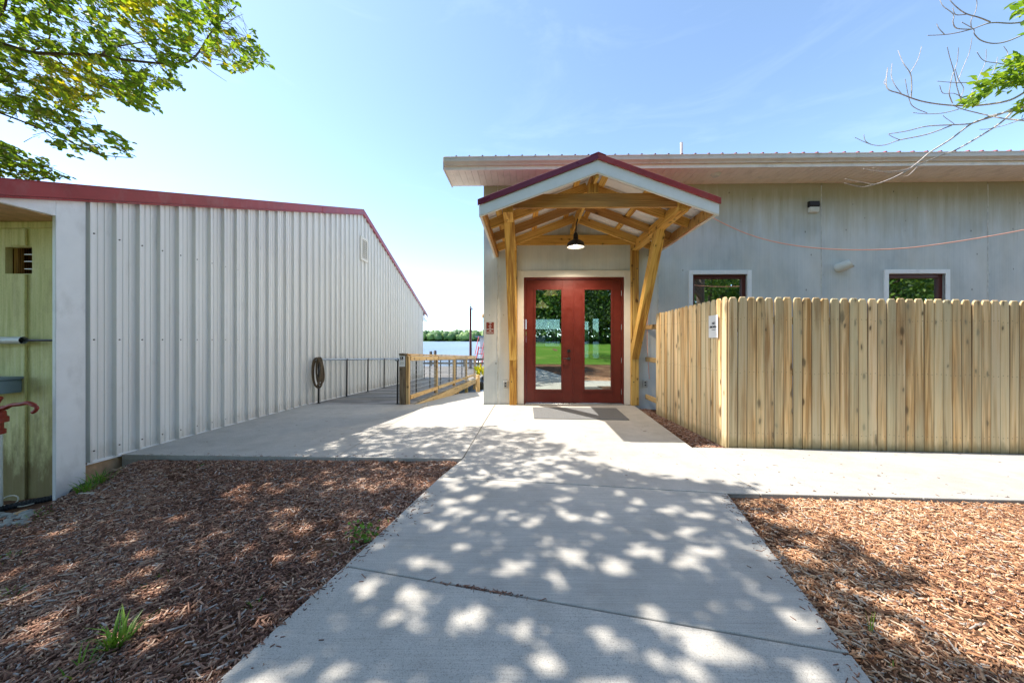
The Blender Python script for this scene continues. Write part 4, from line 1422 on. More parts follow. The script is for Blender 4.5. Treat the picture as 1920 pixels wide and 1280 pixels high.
# white pipe with rod across the green wall
pp = thing('white_pipe', (-5.4, GY - 0.06, 1.2), 'white plastic pipe with a black rod along the green wall', 'pipe')
yp = GY - 0.062
MB().tube([(-7.0, yp, 1.246), (-4.90, yp, 1.246), (-4.875, yp, 1.246)], [0.036, 0.036, 0.036], 16, cap=False).build('tube', 'plastic_white', pp, smooth=True)
MB().tube([(-4.93, yp, 1.246), (-4.925, yp, 1.246)], 0.033, 16).build('bore', 'black_plastic', pp)
MB().tube([(-4.94, yp, 1.244), (gx1 - 0.002, yp, 1.246)], 0.010, 8).build('rod', 'black_metal', pp, smooth=True)
MB().tube([(gx1 - 0.04, yp, 1.246), (gx1 - 0.001, yp, 1.246)], 0.020, 10).build('coupling', 'steel_grey', pp, smooth=True)
for x in (-5.2, -6.4):
    MB().box(x - 0.01, x + 0.01, yp, GY, 1.235, 1.255).build('bracket', 'galvanised', pp)
# grey tub on the wall
tb = thing('wall_tub', (-5.1, GY - 0.1, 0.72), 'blue-grey plastic tub fixed to the green wall', 'tub')
MB().prism_x([(GY - 0.024, 0.735), (GY - 0.20, 0.735), (GY - 0.225, 0.865), (GY - 0.024, 0.865)], -5.60, -4.945).build('body', 'plastic_grey', tb, bevel=0.012, seg=2)
MB().box(-5.615, -4.927, GY - 0.245, GY - 0.024, 0.866, 0.892).build('rim', 'plastic_grey', tb, bevel=0.006, seg=2)
# hand pump
pu = thing('hand_pump', (-4.785, 2.99, -0.32), 'rusty red hand pump on a white standpipe at the left edge', 'pump')
px0, py0 = -4.785, 2.99
MB().lathe([(0.042, -0.40), (0.042, 0.395)], (px0, py0, 0.0), 16).build('standpipe', 'plastic_white', pu, smooth=True)
MB().lathe([(0.044, 0.396), (0.060, 0.400), (0.060, 0.44), (0.048, 0.445), (0.048, 0.50), (0.075, 0.505), (0.075, 0.55), (0.062, 0.56), (0.060, 0.60), (0.03, 0.63), (0.022, 0.66), (0.0, 0.665)], (px0, py0, 0.0), 18).build('head', 'pump_red', pu, smooth=True)
MB().tube(spline([(px0, py0, 0.62), (px0 + 0.012, py0, 0.68), (px0 + 0.05, py0, 0.73)]), 0.020, 10).build('link', 'pump_red', pu, smooth=True)
hd = [at(u, v, 2.99) for u, v in ((-22, 768), (-5, 766), (10, 764), (22, 759), (38, 757.5), (52, 755), (63, 759), (69, 764), (66, 770), (61, 773))]
MB().tube(spline(hd, 5), [0.020] * 12 + [0.017] * 20 + [0.014] * 14, 10).build('handle', 'pump_red', pu, smooth=True)
MB().tube([(px0 - 0.03, py0, 0.55), (px0 - 0.14, py0, 0.55), (px0 - 0.18, py0, 0.50)], 0.028, 12).build('spout', 'pump_red', pu, smooth=True)

# ================================================================== RAMP
rp = thing('ramp', (-3.5, 7.08, -0.1), 'weathered grey plank ramp running down beside the shed', 'ramp')
y = 7.085
while y < 16.7:
    z = ramp_z(y + 0.07)
    board('plank', (XW(y) + 0.045, y + 0.069, z - 0.019 + random.uniform(-.001, .001)), (-2.43, y + 0.069, z - 0.019), 0.1375, 0.038, 'deck_grey', rp, up=(0, 0.05, 1), bevel=0.003)
    y += 0.1435
for a, b in ((7.10, 10.2), (10.205, 13.4), (13.405, 16.7)):
    board('skirt_board', (-2.405, a, ramp_z(a) - 0.150), (-2.405, b, ramp_z(b) - 0.150), 0.04, 0.22, 'rail_pine', rp)
    board('stringer', (-2.50, a, ramp_z(a) - 0.14), (-2.50, b, ramp_z(b) - 0.14), 0.04, 0.19, 'grey_timber', rp)
    board('stringer', (XW(b) + 0.10, a, ramp_z(a) - 0.14), (XW(b) + 0.10, b, ramp_z(b) - 0.14), 0.04, 0.19, 'grey_timber', rp)
for y in (12.2, 14.2, 16.5):
    board('pier', (-2.46, y, -1.6), (-2.46, y, ramp_z(y) - 0.23), 0.12, 0.12, 'rail_pine', rp, up=(0, 1, 0))
# timber railing with wire panels
rr = thing('ramp_railing', (-2.5, 7.1, -0.1), 'new pine railing with wire mesh panels along the ramp', 'railing')
PY = [7.12, 9.42, 11.80, 14.20, 16.60]
board('end_post', (-2.558, 7.115, ramp_z(7.1) - 0.1), (-2.558, 7.115, 0.935), 0.128, 0.128, 'grey_timber', rr, up=(0, 1, 0))
MB().box(-2.630, -2.486, 7.045, 7.19, 0.936, 0.968).build('post_cap', 'grey_timber', rr, bevel=0.004)
board('post', (-2.455, 7.10, ramp_z(7.1)), (-2.455, 7.10, ramp_z(7.1) + 1.02), 0.062, 0.09, 'rail_pine', rr, up=(0, 1, 0))
for y in PY[1:]:
    board('post', (-2.475, y, ramp_z(y) - 0.16), (-2.475, y, ramp_z(y) + 1.02), 0.088, 0.088, 'rail_pine', rr, up=(0, 1, 0))
for i in range(4):
    a, b = PY[i], PY[i + 1]
    board('cap_rail', (-2.47, a, ramp_z(a) + 1.042), (-2.47, b, ramp_z(b) + 1.042), 0.14, 0.036, 'rail_pine', rr)
    board('top_rail', (-2.425, a + 0.04, ramp_z(a) + 0.965), (-2.425, b - 0.04, ramp_z(b) + 0.965), 0.036, 0.10, 'rail_pine', rr)
    board('bottom_rail', (-2.425, a + 0.04, ramp_z(a) + 0.145), (-2.425, b - 0.04, ramp_z(b) + 0.145), 0.036, 0.088, 'rail_pine', rr)
    mb = MB()
    L_ = b - a - 0.1
    for k in range(int(L_ / 0.1) + 1):
        yy = a + 0.06 + k * 0.1
        mb.tube([(-2.452, yy, ramp_z(yy) + 0.17), (-2.452, yy, ramp_z(yy) + 0.93)], 0.005, 4)
    for k in range(8):
        zz = 0.20 + k * 0.1
        mb.tube([(-2.456, a + 0.05, ramp_z(a) + zz), (-2.456, b - 0.05, ramp_z(b) + zz)], 0.005, 4)
    mb.build('wire_panel', 'steel_grey', rr)
sgn = thing('access_sign', (-2.558, 7.04, 0.70), 'small white sign with a wheelchair symbol on the grey railing post', 'sign')
MB().box(-2.618, -2.498, 7.043, 7.049, 0.695, 0.915).build('plate', 'glass_sign', sgn)
MB().box(-2.600, -2.535, 7.0405, 7.0425, 0.832, 0.900).build('panel', 'ink', sgn)
ys_ = 7.0395
mb = MB()
mb.tube([(-2.574, ys_, 0.889), (-2.574, ys_ - 0.001, 0.889)], 0.0065, 10)
mb.beam((-2.574, ys_ - 0.0005, 0.880), (-2.572, ys_ - 0.0005, 0.861), 0.006, 0.001, up=(0, 1, 0))
mb.beam((-2.572, ys_ - 0.0005, 0.861), (-2.556, ys_ - 0.0005, 0.861), 0.006, 0.001, up=(0, 1, 0))
mb.beam((-2.556, ys_ - 0.0005, 0.861), (-2.549, ys_ - 0.0005, 0.842), 0.006, 0.001, up=(0, 1, 0))
arc = [(-2.570 + 0.0165 * math.cos(R(a)), ys_ - 0.0005, 0.854 + 0.0165 * math.sin(R(a))) for a in range(120, 361, 20)]
mb.tube(arc, 0.0025, 5)
mb.build('symbol', 'paper', sgn)
for i, (a, b) in enumerate(((-2.600, -2.525), (-2.604, -2.512), (-2.585, -2.52))):
    MB().box(a, b, 7.0415, 7.0428, 0.792 - i * 0.026, 0.799 - i * 0.026).build('print_line', 'outlet_grey', sgn)
MB().box(-2.606, -2.598, 7.0415, 7.0428, 0.735, 0.752).build('print_line', 'ink', sgn)

def handrail(xf, y0, y1, label):
    h = thing('handrail', (xf(y0), y0, ramp_z(y0)), label, 'handrail', 'black pipe handrails')
    hz = lambda y: ramp_z(y) + 0.93
    MB().tube([(xf(y), y, hz(y)) for y in np.arange(y0 - 0.1, y1, 0.5)], 0.021, 10).build('rail', 'steel_grey', h, smooth=True)
    y = y0
    while y < y1 - 0.3:
        MB().tube([(xf(y), y, ramp_z(y)), (xf(y), y + 0.02, hz(y) - 0.015)], 0.019, 8).build('post', 'black_metal', h, smooth=True)
        MB().lathe([(0.05, 0.0), (0.05, 0.006), (0.022, 0.012)], (xf(y), y, ramp_z(y)), 10).build('foot', 'black_metal', h)
        MB().tube([(xf(y), y - 0.03, hz(y)), (xf(y), y + 0.03, hz(y) - 0.003)], 0.027, 8).build('collar', 'black_metal', h, smooth=True)
        y += 1.22
    return h
handrail(lambda y: XW(y) + 0.16, 7.22, 16.5, 'black pipe handrail along the white shed wall')
handrail(lambda y: -2.70, 7.16, 16.5, 'black pipe handrail beside the pine railing')
# rope coil over the near end of the handrail
rc = thing('rope_coil', (XW(7.2) + 0.17, 7.2, 0.3), 'thick brown rope coil hung on the end of the handrail', 'rope')
xr, yr, zr_ = XW(7.2) + 0.19, 7.13, ramp_z(7.2) + 0.955
for k, (w, h_, dy, dx) in enumerate(((0.090, 0.60, -0.03, 0.0), (0.060, 0.50, 0.02, 0.03), (0.100, 0.64, 0.04, -0.01), (0.075, 0.56, 0.065, 0.02))):
    lp = []
    for a in range(0, 360, 12):
        t = R(a)
        lp.append((xr + dx + w * math.sin(t) * (1 + 0.1 * math.sin(2 * t + k)), yr + dy + 0.02 * math.sin(t * 2 + k), zr_ - h_ / 2 + 0.02 + (h_ / 2) * math.cos(t) * 1.0))
    MB().tube(lp, 0.0185, 8, closed=True).build('loop', 'coil_rope', rc, smooth=True)

# ================================================================== DOCK AND SHORE
dk = thing('dock', (-4, 16.8, -0.62), 'grey plank dock at the foot of the ramp', 'dock')
y = 16.75
while y < 24:
    board('plank', (-7.5, y + 0.1, -0.625), (-2.2, y + 0.1, -0.625), 0.19, 0.04, 'deck_grey', dk, bevel=0)
    y += 0.2
for x in (-7.2, -4.8, -2.5):
    for yy in (17.2, 20.5, 23.7):
        MB().tube([(x, yy, -2.2), (x, yy, -0.65)], 0.12, 10).build('pile', 'grey_timber', dk, smooth=True)
dr = thing('dock_rail', (-4.8, 23.8, -0.6), 'grey board rail at the lake end of the dock', 'railing')
for x in np.arange(-7.4, -2.2, 1.03):
    board('post', (x, 23.85, -0.605), (x, 23.85, -0.02), 0.09, 0.09, 'grey_timber', dr, up=(0, 1, 0))
for z in (-0.38, -0.10):
    board('rail', (-7.45, 23.79, z), (-2.2, 23.79, z), 0.04, 0.13, 'grey_timber', dr)
for i, (u, yy, zt_) in enumerate(((807, 30, 0.25), (815, 29, 0.35))):
    x = (u - 985) / 640 * yy
    tag(MB().tube([(x, yy, -2.0), (x, yy, zt_ - 0.1), (x, yy, zt_)], [0.13, 0.13, 0.09], 10).build('piling', 'grey_timber', smooth=True),
        ['dark mooring pile standing in the lake, left of the pair', 'dark mooring pile standing in the lake, right of the pair'][i], 'piling', 'piles in the lake')
lp = thing('lamp_post', (-3.54, 22.0, -0.6), 'tall dark lamp post on the dock against the lake', 'lamp post')
MB().tube([(-3.54, 22, -0.605), (-3.54, 22, 3.40)], [0.085, 0.07], 10).build('pole', 'window_brown', lp, smooth=True)
MB().tube([(-3.54, 22, -0.605), (-3.54, 22, -0.55)], 0.16, 12).build('base', 'black_metal', lp, smooth=True)
MB().beam((-3.54, 22, 3.36), (-3.37, 21.95, 3.18), 0.14, 0.05).build('lamp_head', 'steel_grey', lp)
MB().tube([(-3.535, 22, 3.40), (-3.52, 22, 3.62)], 0.03, 6).build('finial', 'steel_grey', lp)
bt = thing('houseboat', (-1.6, 27.2, -1.15), 'white houseboat moored behind the building corner', 'boat')
MB().prism_y([(-4.0, -1.3), (1.6, -1.3), (1.9, -0.55), (-4.3, -0.55)], 25.7, 28.6).build('hull', 'boat_white', bt, bevel=0.03)
MB().box(-3.5, 1.5, 26.1, 28.3, -0.548, 1.45).build('cabin', 'boat_white', bt, bevel=0.02)
MB().box(-3.8, 1.8, 25.8, 28.5, 1.452, 1.55).build('roof', 'plastic_grey', bt)
for x in (-3.2, -2.2, -1.2, -0.2):
    MB().box(x, x + 0.6, 26.07, 26.098, 0.45, 1.05).build('window', 'black_plastic', bt)
MB().tube([(-3.15, 25.95, 1.55), (-3.15, 25.95, 2.9)], 0.06, 8).build('mast', 'black_metal', bt, smooth=True)
MB().lathe([(0.0, 0.0), (0.16, 0.04), (0.19, 0.2), (0.12, 0.34), (0.0, 0.36)], (-3.15, 25.95, 2.9), 12).build('lantern', 'lamp_tan', bt, smooth=True)
st = thing('boat_stairs', (-3.3, 24.6, -0.6), 'red and white steps climbing beside the houseboat', 'stairs')
for x in (-3.62, -3.14):
    MB().beam((x, 24.35, -0.62), (x + 0.12, 25.6, 0.72), 0.05, 0.2).build('stringer', 'stair_red', st)
for i in range(6):
    t = (i + 0.5) / 6
    MB().box(-3.60 + 0.12 * t, -3.16 + 0.12 * t, 24.35 + 1.25 * t - 0.1, 24.35 + 1.25 * t + 0.1, -0.55 + 1.3 * t, -0.51 + 1.3 * t).build('tread', 'stair_red' if i % 2 else 'boat_white', st)
for x in (-3.62, -3.14):
    MB().tube([(x, 24.4, 0.2), (x + 0.12, 25.6, 1.5)], 0.03, 6).build('handrail', 'stair_red', st)
ws = thing('white_slat_fence', (-2.1, 18.3, -0.9), 'low white slat fence on the shore behind the bollard', 'fence')
for z in (-0.62, -0.44, -0.26):
    MB().box(-2.62, 0.3, 18.2, 18.24, z, z + 0.11).build('slat', 'boat_white', ws)
for x in (-2.5, -1.5, -0.5):
    MB().box(x, x + 0.09, 18.241, 18.33, -1.25, -0.13).build('post', 'boat_white', ws)
bo = thing('bollard', (-1.77, 12.7, -0.55), 'short wooden bollard with rope by the far walk', 'bollard')
MB().tube([(-1.77, 12.7, -0.75), (-1.77, 12.7, -0.08), (-1.77, 12.7, -0.05)], [0.075, 0.075, 0.06], 12).build('post', 'rail_pine', bo, smooth=True)
MB().tube(spline([(-1.77, 12.62, -0.16), (-2.0, 12.6, -0.24), (-2.25, 12.55, -0.23), (-2.43, 12.5, -0.14)]), 0.014, 6).build('rope', 'pale_cord', bo, smooth=True)

# ================================================================== VEGETATION
def gpt(u, v):
    d = ray(u, v)
    t = 0.3
    for _ in range(400):
        p = CAM + d * t
        if p.z <= float(ground_z(p.x, p.y)):
            break
        t += 0.02
    p.z = float(ground_z(p.x, p.y))
    return p

def blades(name, c, n, h, spread, mat, parent=None, width=0.007, lean=0.6, seed=1):
    r = np.random.default_rng(seed)
    V, Q, T = [], [], []
    for i in range(n):
        a = r.uniform(0, 2 * math.pi)
        rad = spread * math.sqrt(r.uniform(0, 1))
        b = np.array([c[0] + rad * math.cos(a), c[1] + rad * math.sin(a), c[2] - 0.01])
        a2 = a + r.normal(0, 0.7)
        hh = h * r.uniform(0.5, 1.1)
        ln = lean * r.uniform(0.3, 1.2) * hh
        w = width * r.uniform(0.7, 1.2)
        side = np.array([-math.sin(a2), math.cos(a2), 0]) * w
        fw = np.array([math.cos(a2), math.sin(a2), 0])
        k = len(V)
        for t, ww in ((0, 0.7), (0.35, 1.0), (0.7, 0.7), (1.0, 0.08)):
            p = b + fw * (ln * t * t) + np.array([0, 0, hh * (t - 0.28 * t * t * lean)])
            V += [p - side * ww, p + side * ww]
        for j in range(3):
            Q += [k + 2 * j, k + 2 * j + 1, k + 2 * j + 3, k + 2 * j + 2]
        T += [r.uniform(0, 1)] * 8
    return fast_mesh(name, np.array(V), 4, Q, mat, np.array(T), parent, tuple(c))

TUFTS = [(163, 922, 60, 0.15, 0.06, 'long dark grass tuft at the foot of the white corner board'),
         (188, 903, 80, 0.13, 0.09, 'spreading grass tuft against the orange footing'),
         (88, 962, 70, 0.05, 0.10, 'low green grass patch beside the river stones'),
         (52, 985, 40, 0.04, 0.06, 'small green weed patch at the left edge'),
         (222, 1212, 60, 0.15, 0.035, 'bright green grass clump in the mulch at lower left'),
         (148, 1262, 10, 0.12, 0.05, 'thin sprawling grass blades at lower left corner'),
         (312, 1082, 16, 0.05, 0.03, 'little seedling in the mulch, upper of two'),
         (266, 1108, 16, 0.04, 0.03, 'little seedling in the mulch, lower of two'),
         (490, 1052, 14, 0.035, 0.02, 'tiny sprout in the middle of the left mulch bed'),
         (475, 1142, 8, 0.06, 0.015, 'single upright sprout near the walk'),
         (376, 874, 40, 0.03, 0.04, 'small grass patch by the concrete edge'),
         (8, 1055, 50, 0.06, 0.08, 'green weed at the left edge of the mulch'),
         (5, 1130, 50, 0.06, 0.08, 'green weed at the lower left edge of the mulch'),
         (1632, 1190, 4, 0.20, 0.006, 'tall thin green weed stalk in the right mulch bed'),
         (1688, 1262, 20, 0.03, 0.02, 'small green seedling in the right mulch bed')]
for i, (u, v, n, h, sp, lab) in enumerate(TUFTS):
    p = gpt(u, v)
    o = blades('grass_tuft', p, n, h, sp, 'grass_blade', width=0.0025 + 0.010 * h if h < 0.19 else 0.003, lean=0.2 if h == 0.20 else 0.8, seed=i + 3)
    tag(o, lab, 'grass', 'weeds in the mulch')
# broad-leaved weed on the walk's edge
p = gpt(688, 1015)
n = 90
pos = np.array(p) + rng.normal(0, 1, (n, 3)) * np.array([0.055, 0.06, 0.0]) + np.stack([np.zeros(n), np.zeros(n), rng.uniform(0.0, 0.10, n)], 1)
wd_ = thing('leafy_weed', p, 'leafy green weed spilling over the edge of the walk', 'weed')
tag(leaves('foliage', pos, unit(n) + np.array([0, 0, 0.4]), unit(n) + np.array([0, 0, 1.2]), 0.028, 0.018, 'grass_blade', rng.uniform(0, .7, n), wd_, tuple(p)), kind='stuff')
for k in range(0, n, 9):
    MB().tube([tuple(p), tuple(np.array(p) * 0.45 + pos[k] * 0.55 + np.array([0, 0, 0.01])), tuple(pos[k])], 0.0016, 5).build('stem', 'twig_bark', wd_)
# plant by the bollard
pl = thing('potted_plant', (-1.72, 13.4, -0.5), 'yellow-green leafy plant behind the bollard', 'plant')
n = 60
a = rng.uniform(0, 2 * math.pi, n)
dv = np.stack([np.cos(a) * 0.7, np.sin(a) * 0.7, rng.uniform(0.5, 1.4, n)], 1)
pos = np.array([-1.72, 13.4, -0.2]) + dv * rng.uniform(0.05, 0.25, n)[:, None]
leaves('foliage', pos, dv, unit(n), 0.28, 0.07, 'leaf_bright', rng.uniform(0.4, 1, n), pl)
MB().lathe([(0.0, 0.0), (0.14, 0.0), (0.17, 0.28), (0.15, 0.28), (0.14, 0.2), (0, 0.2)], (-1.72, 13.4, -0.70), 14).build('pot', 'black_plastic', pl, smooth=True)

# corrugated drain, stones, white line along the shed foot
dc = []
for u, v in ((-30, 972), (5, 958), (60, 946), (95, 938), (130, 928), (158, 916)):
    p = gpt(u, v)
    dc.append((p.x, p.y, p.z + 0.02))
dp = spline(dc, 26)
tag(MB().tube(dp, [0.026 + (0.006 if (i // 2) % 2 else 0) for i in range(len(dp))], 10).build('drain_pipe', 'black_plastic', smooth=False),
    'black corrugated drain pipe along the foot of the shed', 'pipe')
wl_ = []
for u, v in ((-20, 952), (10, 950), (40, 952), (75, 943), (110, 936), (145, 928), (180, 926)):
    p = gpt(u, v)
    wl_.append((p.x, p.y, p.z + 0.012))
cd = thing('garden_string', wl_[2], 'thin pale cord lying and looping by the drain pipe', 'cord')
MB().tube(spline(wl_, 6), 0.006, 6).build('strand', 'pale_cord', cd, smooth=True)
p = gpt(16, 950)
MB().tube([(p.x + 0.085 * math.cos(R(a)), p.y + 0.03 * math.sin(R(a)), p.z + 0.05 + 0.042 * math.sin(R(a))) for a in range(0, 360, 15)], 0.005, 6, closed=True).build('loop', 'pale_cord', cd, smooth=True)
def stone(u, v, s, mat, lab, seed):
    r = random.Random(seed)
    bm = bmesh.new()
    bmesh.ops.create_icosphere(bm, subdivisions=2, radius=1)
    k = [r.uniform(0, 6) for _ in range(4)]
    sx, sy, sz = s * r.uniform(.9, 1.5), s * r.uniform(.7, 1.1), s * r.uniform(.45, .7)
    for v_ in bm.verts:
        f = 1 + 0.13 * math.sin(v_.co.x * 3 + k[0]) + 0.12 * math.sin(v_.co.y * 4 + k[1]) + 0.1 * math.sin(v_.co.z * 3 + k[2])
        v_.co = Vector((v_.co.x * sx * f, v_.co.y * sy * f, v_.co.z * sz * f))
    me = bpy.data.meshes.new('stone')
    bm.to_mesh(me)
    bm.free()
    me.materials.append(M[mat])
    me.polygons.foreach_set('use_smooth', [True] * len(me.polygons))
    o = bpy.data.objects.new('stone', me)
    p = gpt(u, v)
    place(o, (p.x, p.y, p.z + sz * 0.55))
    o.rotation_euler = (0, 0, r.uniform(0, 3))
    tag(o, lab, 'stone', 'river stones by the shed')
for i in range(34):
    u = random.uniform(-25, 58)
    v = 962 + random.uniform(0, 24) - 0.10 * max(0, u) + 4
    stone(u, v, random.uniform(0.022, 0.042), 'stone_grey', 'grey river stone in the heap by the drain pipe', i)
stone(40, 965, 0.045, 'stone_tan', 'largest tan stone in the heap by the drain pipe', 99)
stone(101, 934, 0.022, 'stone_tan', 'small tan stone against the green wall foot', 98)

# ---------------------------------------------------------------- mulch chips
def chips(name, P, ln, wd, th, tone, yaw, tilt, roll, label, mat='mulch_chip'):
    n = len(P)
    cy, sy = np.cos(yaw), np.sin(yaw)
    ct, st_ = np.cos(tilt), np.sin(tilt)
    d = np.stack([cy * ct, sy * ct, st_], 1)
    side = np.stack([-sy, cy, np.zeros(n)], 1)
    up = np.cross(d, side)
    cr, sr = np.cos(roll)[:, None], np.sin(roll)[:, None]
    s2 = side * cr + up * sr
    u2 = up * cr - side * sr
    T = np.array([(-.5, -.35, 0), (-.42, .5, 0), (.46, .42, 0), (.5, -.5, 0), (-.48, -.3, 1), (-.40, .42, 1), (.44, .36, 1), (.47, -.42, 1)])
    V = P[:, None, :] + d[:, None, :] * (T[None, :, 0:1] * ln[:, None, None]) + s2[:, None, :] * (T[None, :, 1:2] * wd[:, None, None]) + u2[:, None, :] * (T[None, :, 2:3] * th[:, None, None])
    base = (np.arange(n) * 8)[:, None]
    F = np.array([[4, 7, 6, 5], [0, 4, 5, 1], [1, 5, 6, 2], [2, 6, 7, 3], [3, 7, 4, 0]]).reshape(1, -1)
    # corner order so that faces look outward
    q = (base + F).reshape(-1)
    o = fast_mesh(name, V.reshape(-1, 3), 4, q, mat, np.repeat(tone, 8))
    return tag(o, label, 'mulch', kind='stuff')
def in_view(P, m=250):
    u, v, zc = proj(P)
    return (zc > 0.2) & (u > -m) & (u < 1920 + m) & (v < 1280 + m)
def make_chips(name, x0, x1, y0, y1, dens, inside, label, shift=0.0, mat='mulch_chip'):
    n = int((x1 - x0) * (y1 - y0) * dens)
    x = rng.uniform(x0, x1, n)
    y = rng.uniform(y0, y1, n)
    ok = inside(x, y)
    x, y = x[ok], y[ok]
    z = ground_z(x, y)
    P = np.stack([x, y, z], 1)
    k = in_view(P)
    P = P[k]
    # thin spots where soil shows
    nz = np.sin(P[:, 0] * 2.3 + 1.7 * np.sin(P[:, 1] * 1.9)) * np.sin(P[:, 1] * 2.9 + 0.8) + 0.6 * np.sin(P[:, 0] * 6.1 + P[:, 1] * 4.7)
    P = P[(nz < 0.9) | (rng.uniform(0, 1, len(P)) < 0.45)]
    n = len(P)
    P[:, 2] += rng.uniform(-0.004, 0.020, n)
    ln = np.clip(rng.lognormal(math.log(0.022), 0.62, n), 0.006, 0.095)
    wd = np.clip(rng.lognormal(math.log(0.0043), 0.42, n), 0.002, 0.013)
    th = rng.uniform(0.002, 0.006, n)
    tone = np.clip(rng.beta(2.0, 2.3, n) + 0.10 * np.sin(P[:, 0] * 3.1) * np.sin(P[:, 1] * 2.7) + shift, 0, 0.93)
    tone = np.where(rng.uniform(0, 1, n) < 0.07, 1.0, tone)
    return chips(name, P, ln, wd, th, tone, rng.uniform(0, 2 * math.pi, n), rng.normal(0.05, 0.20, n), rng.normal(0, 0.35, n), label, mat)
def left_in(x, y):
    e = np.where(y < 3.113, -1.137 + 0.2045 * (y - 1.223), -0.72) - 0.006
    top = 3.60 + 0.012 * np.sin(x * 7)
    return ~((x < -4.22) & (y > 2.80)) & (x < e + 0.012 * np.sin(y * 23)) & (y < np.where(x > -4.40, top, 3.23)) & (x > -7)
def right_in(x, y):
    return (x > 1.273 + 0.244 * (y - 1.268) + 0.008 + 0.01 * np.sin(y * 21)) & (y < 2.795 + 0.012 * np.sin(x * 9))
def strip_in(x, y):
    xl = 1.945 + (y - 4.02) * 0.0556 + 0.012
    xr = 2.366 - (y - 4.06) * 0.0414 + 0.06
    return (x > xl) & (x < xr)
make_chips('left_mulch', -5.6, -0.6, 0.5, 3.62, 10500, left_in, 'dark brown shredded bark mulch left of the walk', 0.0, 'mulch_chip_shaded')
make_chips('right_mulch', 1.0, 5.4, 0.5, 2.81, 10500, right_in, 'reddish shredded bark mulch right of the walk', 0.08)
make_chips('strip_mulch', 1.9, 2.45, 4.04, 6.62, 5000, strip_in, 'narrow strip of bark mulch along the fence side', 0.0, 'mulch_chip_shaded')
# twigs and chips blown onto the concrete
n = 200
x = np.concatenate([rng.uniform(-0.6, 5.6, 110), rng.uniform(-4.2, 2.0, 90)])
y = np.concatenate([rng.uniform(2.85, 4.0, 110), rng.uniform(3.7, 6.2, 90)])
y[:40] = 2.84 + rng.exponential(0.06, 40)
x[:40] = rng.uniform(1.7, 5.5, 40)
P = np.stack([x, y, [walk_z(a, b) + 0.001 for a, b in zip(x, y)]], 1)
chips('litter', P, rng.uniform(0.006, 0.03, n) * np.where(rng.uniform(0, 1, n) < 0.12, 2.2, 1), rng.uniform(0.003, 0.006, n), rng.uniform(0.001, 0.003, n), rng.uniform(0, 0.35, n), rng.uniform(0, 6.3, n), np.zeros(n), np.zeros(n), 'dark twigs and bark bits scattered on the concrete')

# bits that crept over the slab edges, and grime in the joint
n = 420
yy = rng.uniform(0.7, 2.8, n)
lf = rng.uniform(0, 1, n) < 0.5
off = rng.exponential(0.045, n)
xx = np.where(lf, -1.137 + 0.2045 * (yy - 1.223) + off, 1.273 + 0.244 * (yy - 1.268) - off)
P = np.stack([xx, yy, np.full(n, 0.001)], 1)
n2 = 130
xf = rng.uniform(-4.2, -0.75, n2)
P = np.concatenate([P, np.stack([xf, 3.635 + rng.exponential(0.03, n2), [slab_z(a, 3.66) + 0.001 for a in xf]], 1)])
n3 = 90
t = rng.normal(0.34, 0.05, n3)
P = np.concatenate([P, np.stack([J2l[0] + (J2r[0] - J2l[0]) * t, J2l[1] + (J2r[1] - J2l[1]) * t + rng.normal(0, 0.006, n3), np.full(n3, 0.0005)], 1)])
n = len(P)
chips('spilled_mulch', P, np.clip(rng.lognormal(math.log(0.016), 0.5, n), 0.005, 0.05), rng.uniform(0.002, 0.005, n), rng.uniform(0.001, 0.003, n), rng.uniform(0, 0.55, n), rng.uniform(0, 6.3, n), np.zeros(n), np.zeros(n), 'loose bark crumbs spilled over the edges of the walk', 'mulch_chip_shaded')

# ---------------------------------------------------------------- shade tree (left, trunk behind the viewer)
def limb(mb, pts, r0, r1, n=8, steps=5):
    sp = spline(pts, steps)
    m_ = len(sp)
    mb.tube(sp, [r0 + (r1 - r0) * i / (m_ - 1) for i in range(m_)], n)
tree = thing('shade_tree', (-7.6, -1.2, -0.4), 'broad leafy tree reaching over the shed from the left', 'tree')
mb = MB()
limb(mb, [(-7.6, -1.2, -0.6), (-7.55, -1.1, 1.5), (-7.5, -0.9, 3.2), (-7.3, -0.6, 5.5), (-7.0, 0, 8.5)], 0.30, 0.12, 12)
mb.build('trunk', 'bark', tree, smooth=True)
fork = Vector((-7.45, -0.8, 3.8))
mb = MB()
for i in range(16):
    a = R(360 / 16 * i + random.uniform(-8, 8))
    e = Vector((-7.2 + 3.4 * math.cos(a), 0.2 + 3.6 * math.sin(a), 7.2 + random.uniform(-.3, 1.5)))
    if e.y > 3.0:
        e.z = max(e.z, 1.9 + 1.15 * e.y)
    mid = fork.lerp(e, 0.5) + Vector((0, 0, 0.9))
    limb(mb, [fork + Vector((0, 0, random.uniform(-.4, .8))), mid, e], 0.06, 0.01, 7)
mb.build('limbs', 'bark', tree, smooth=True)
# boughs that come into view, top left
def inside_poly(px_, py_, poly):
    c = np.zeros(len(px_), bool)
    j = len(poly) - 1
    for i in range(len(poly)):
        xi, yi = poly[i]
        xj, yj = poly[j]
        cond = ((yi > py_) != (yj > py_)) & (px_ < (xj - xi) * (py_ - yi) / (yj - yi + 1e-9) + xi)
        c ^= cond
        j = i
    return c
R1 = [(-80, -60), (505, -60), (470, -5), (462, 22), (450, 32), (474, 52), (486, 80), (500, 100), (514, 124), (500, 130), (484, 116), (470, 128), (452, 136), (430, 134), (400, 120), (372, 118), (338, 130), (345, 172), (328, 178), (302, 164), (292, 182), (310, 214), (282, 214), (240, 200), (212, 180), (186, 186), (186, 206), (160, 210), (150, 200), (145, 214), (196, 235), (250, 268), (255, 298), (225, 288), (190, 295), (162, 278), (140, 304), (122, 286), (96, 270), (60, 246), (30, 232), (-80, 200)]
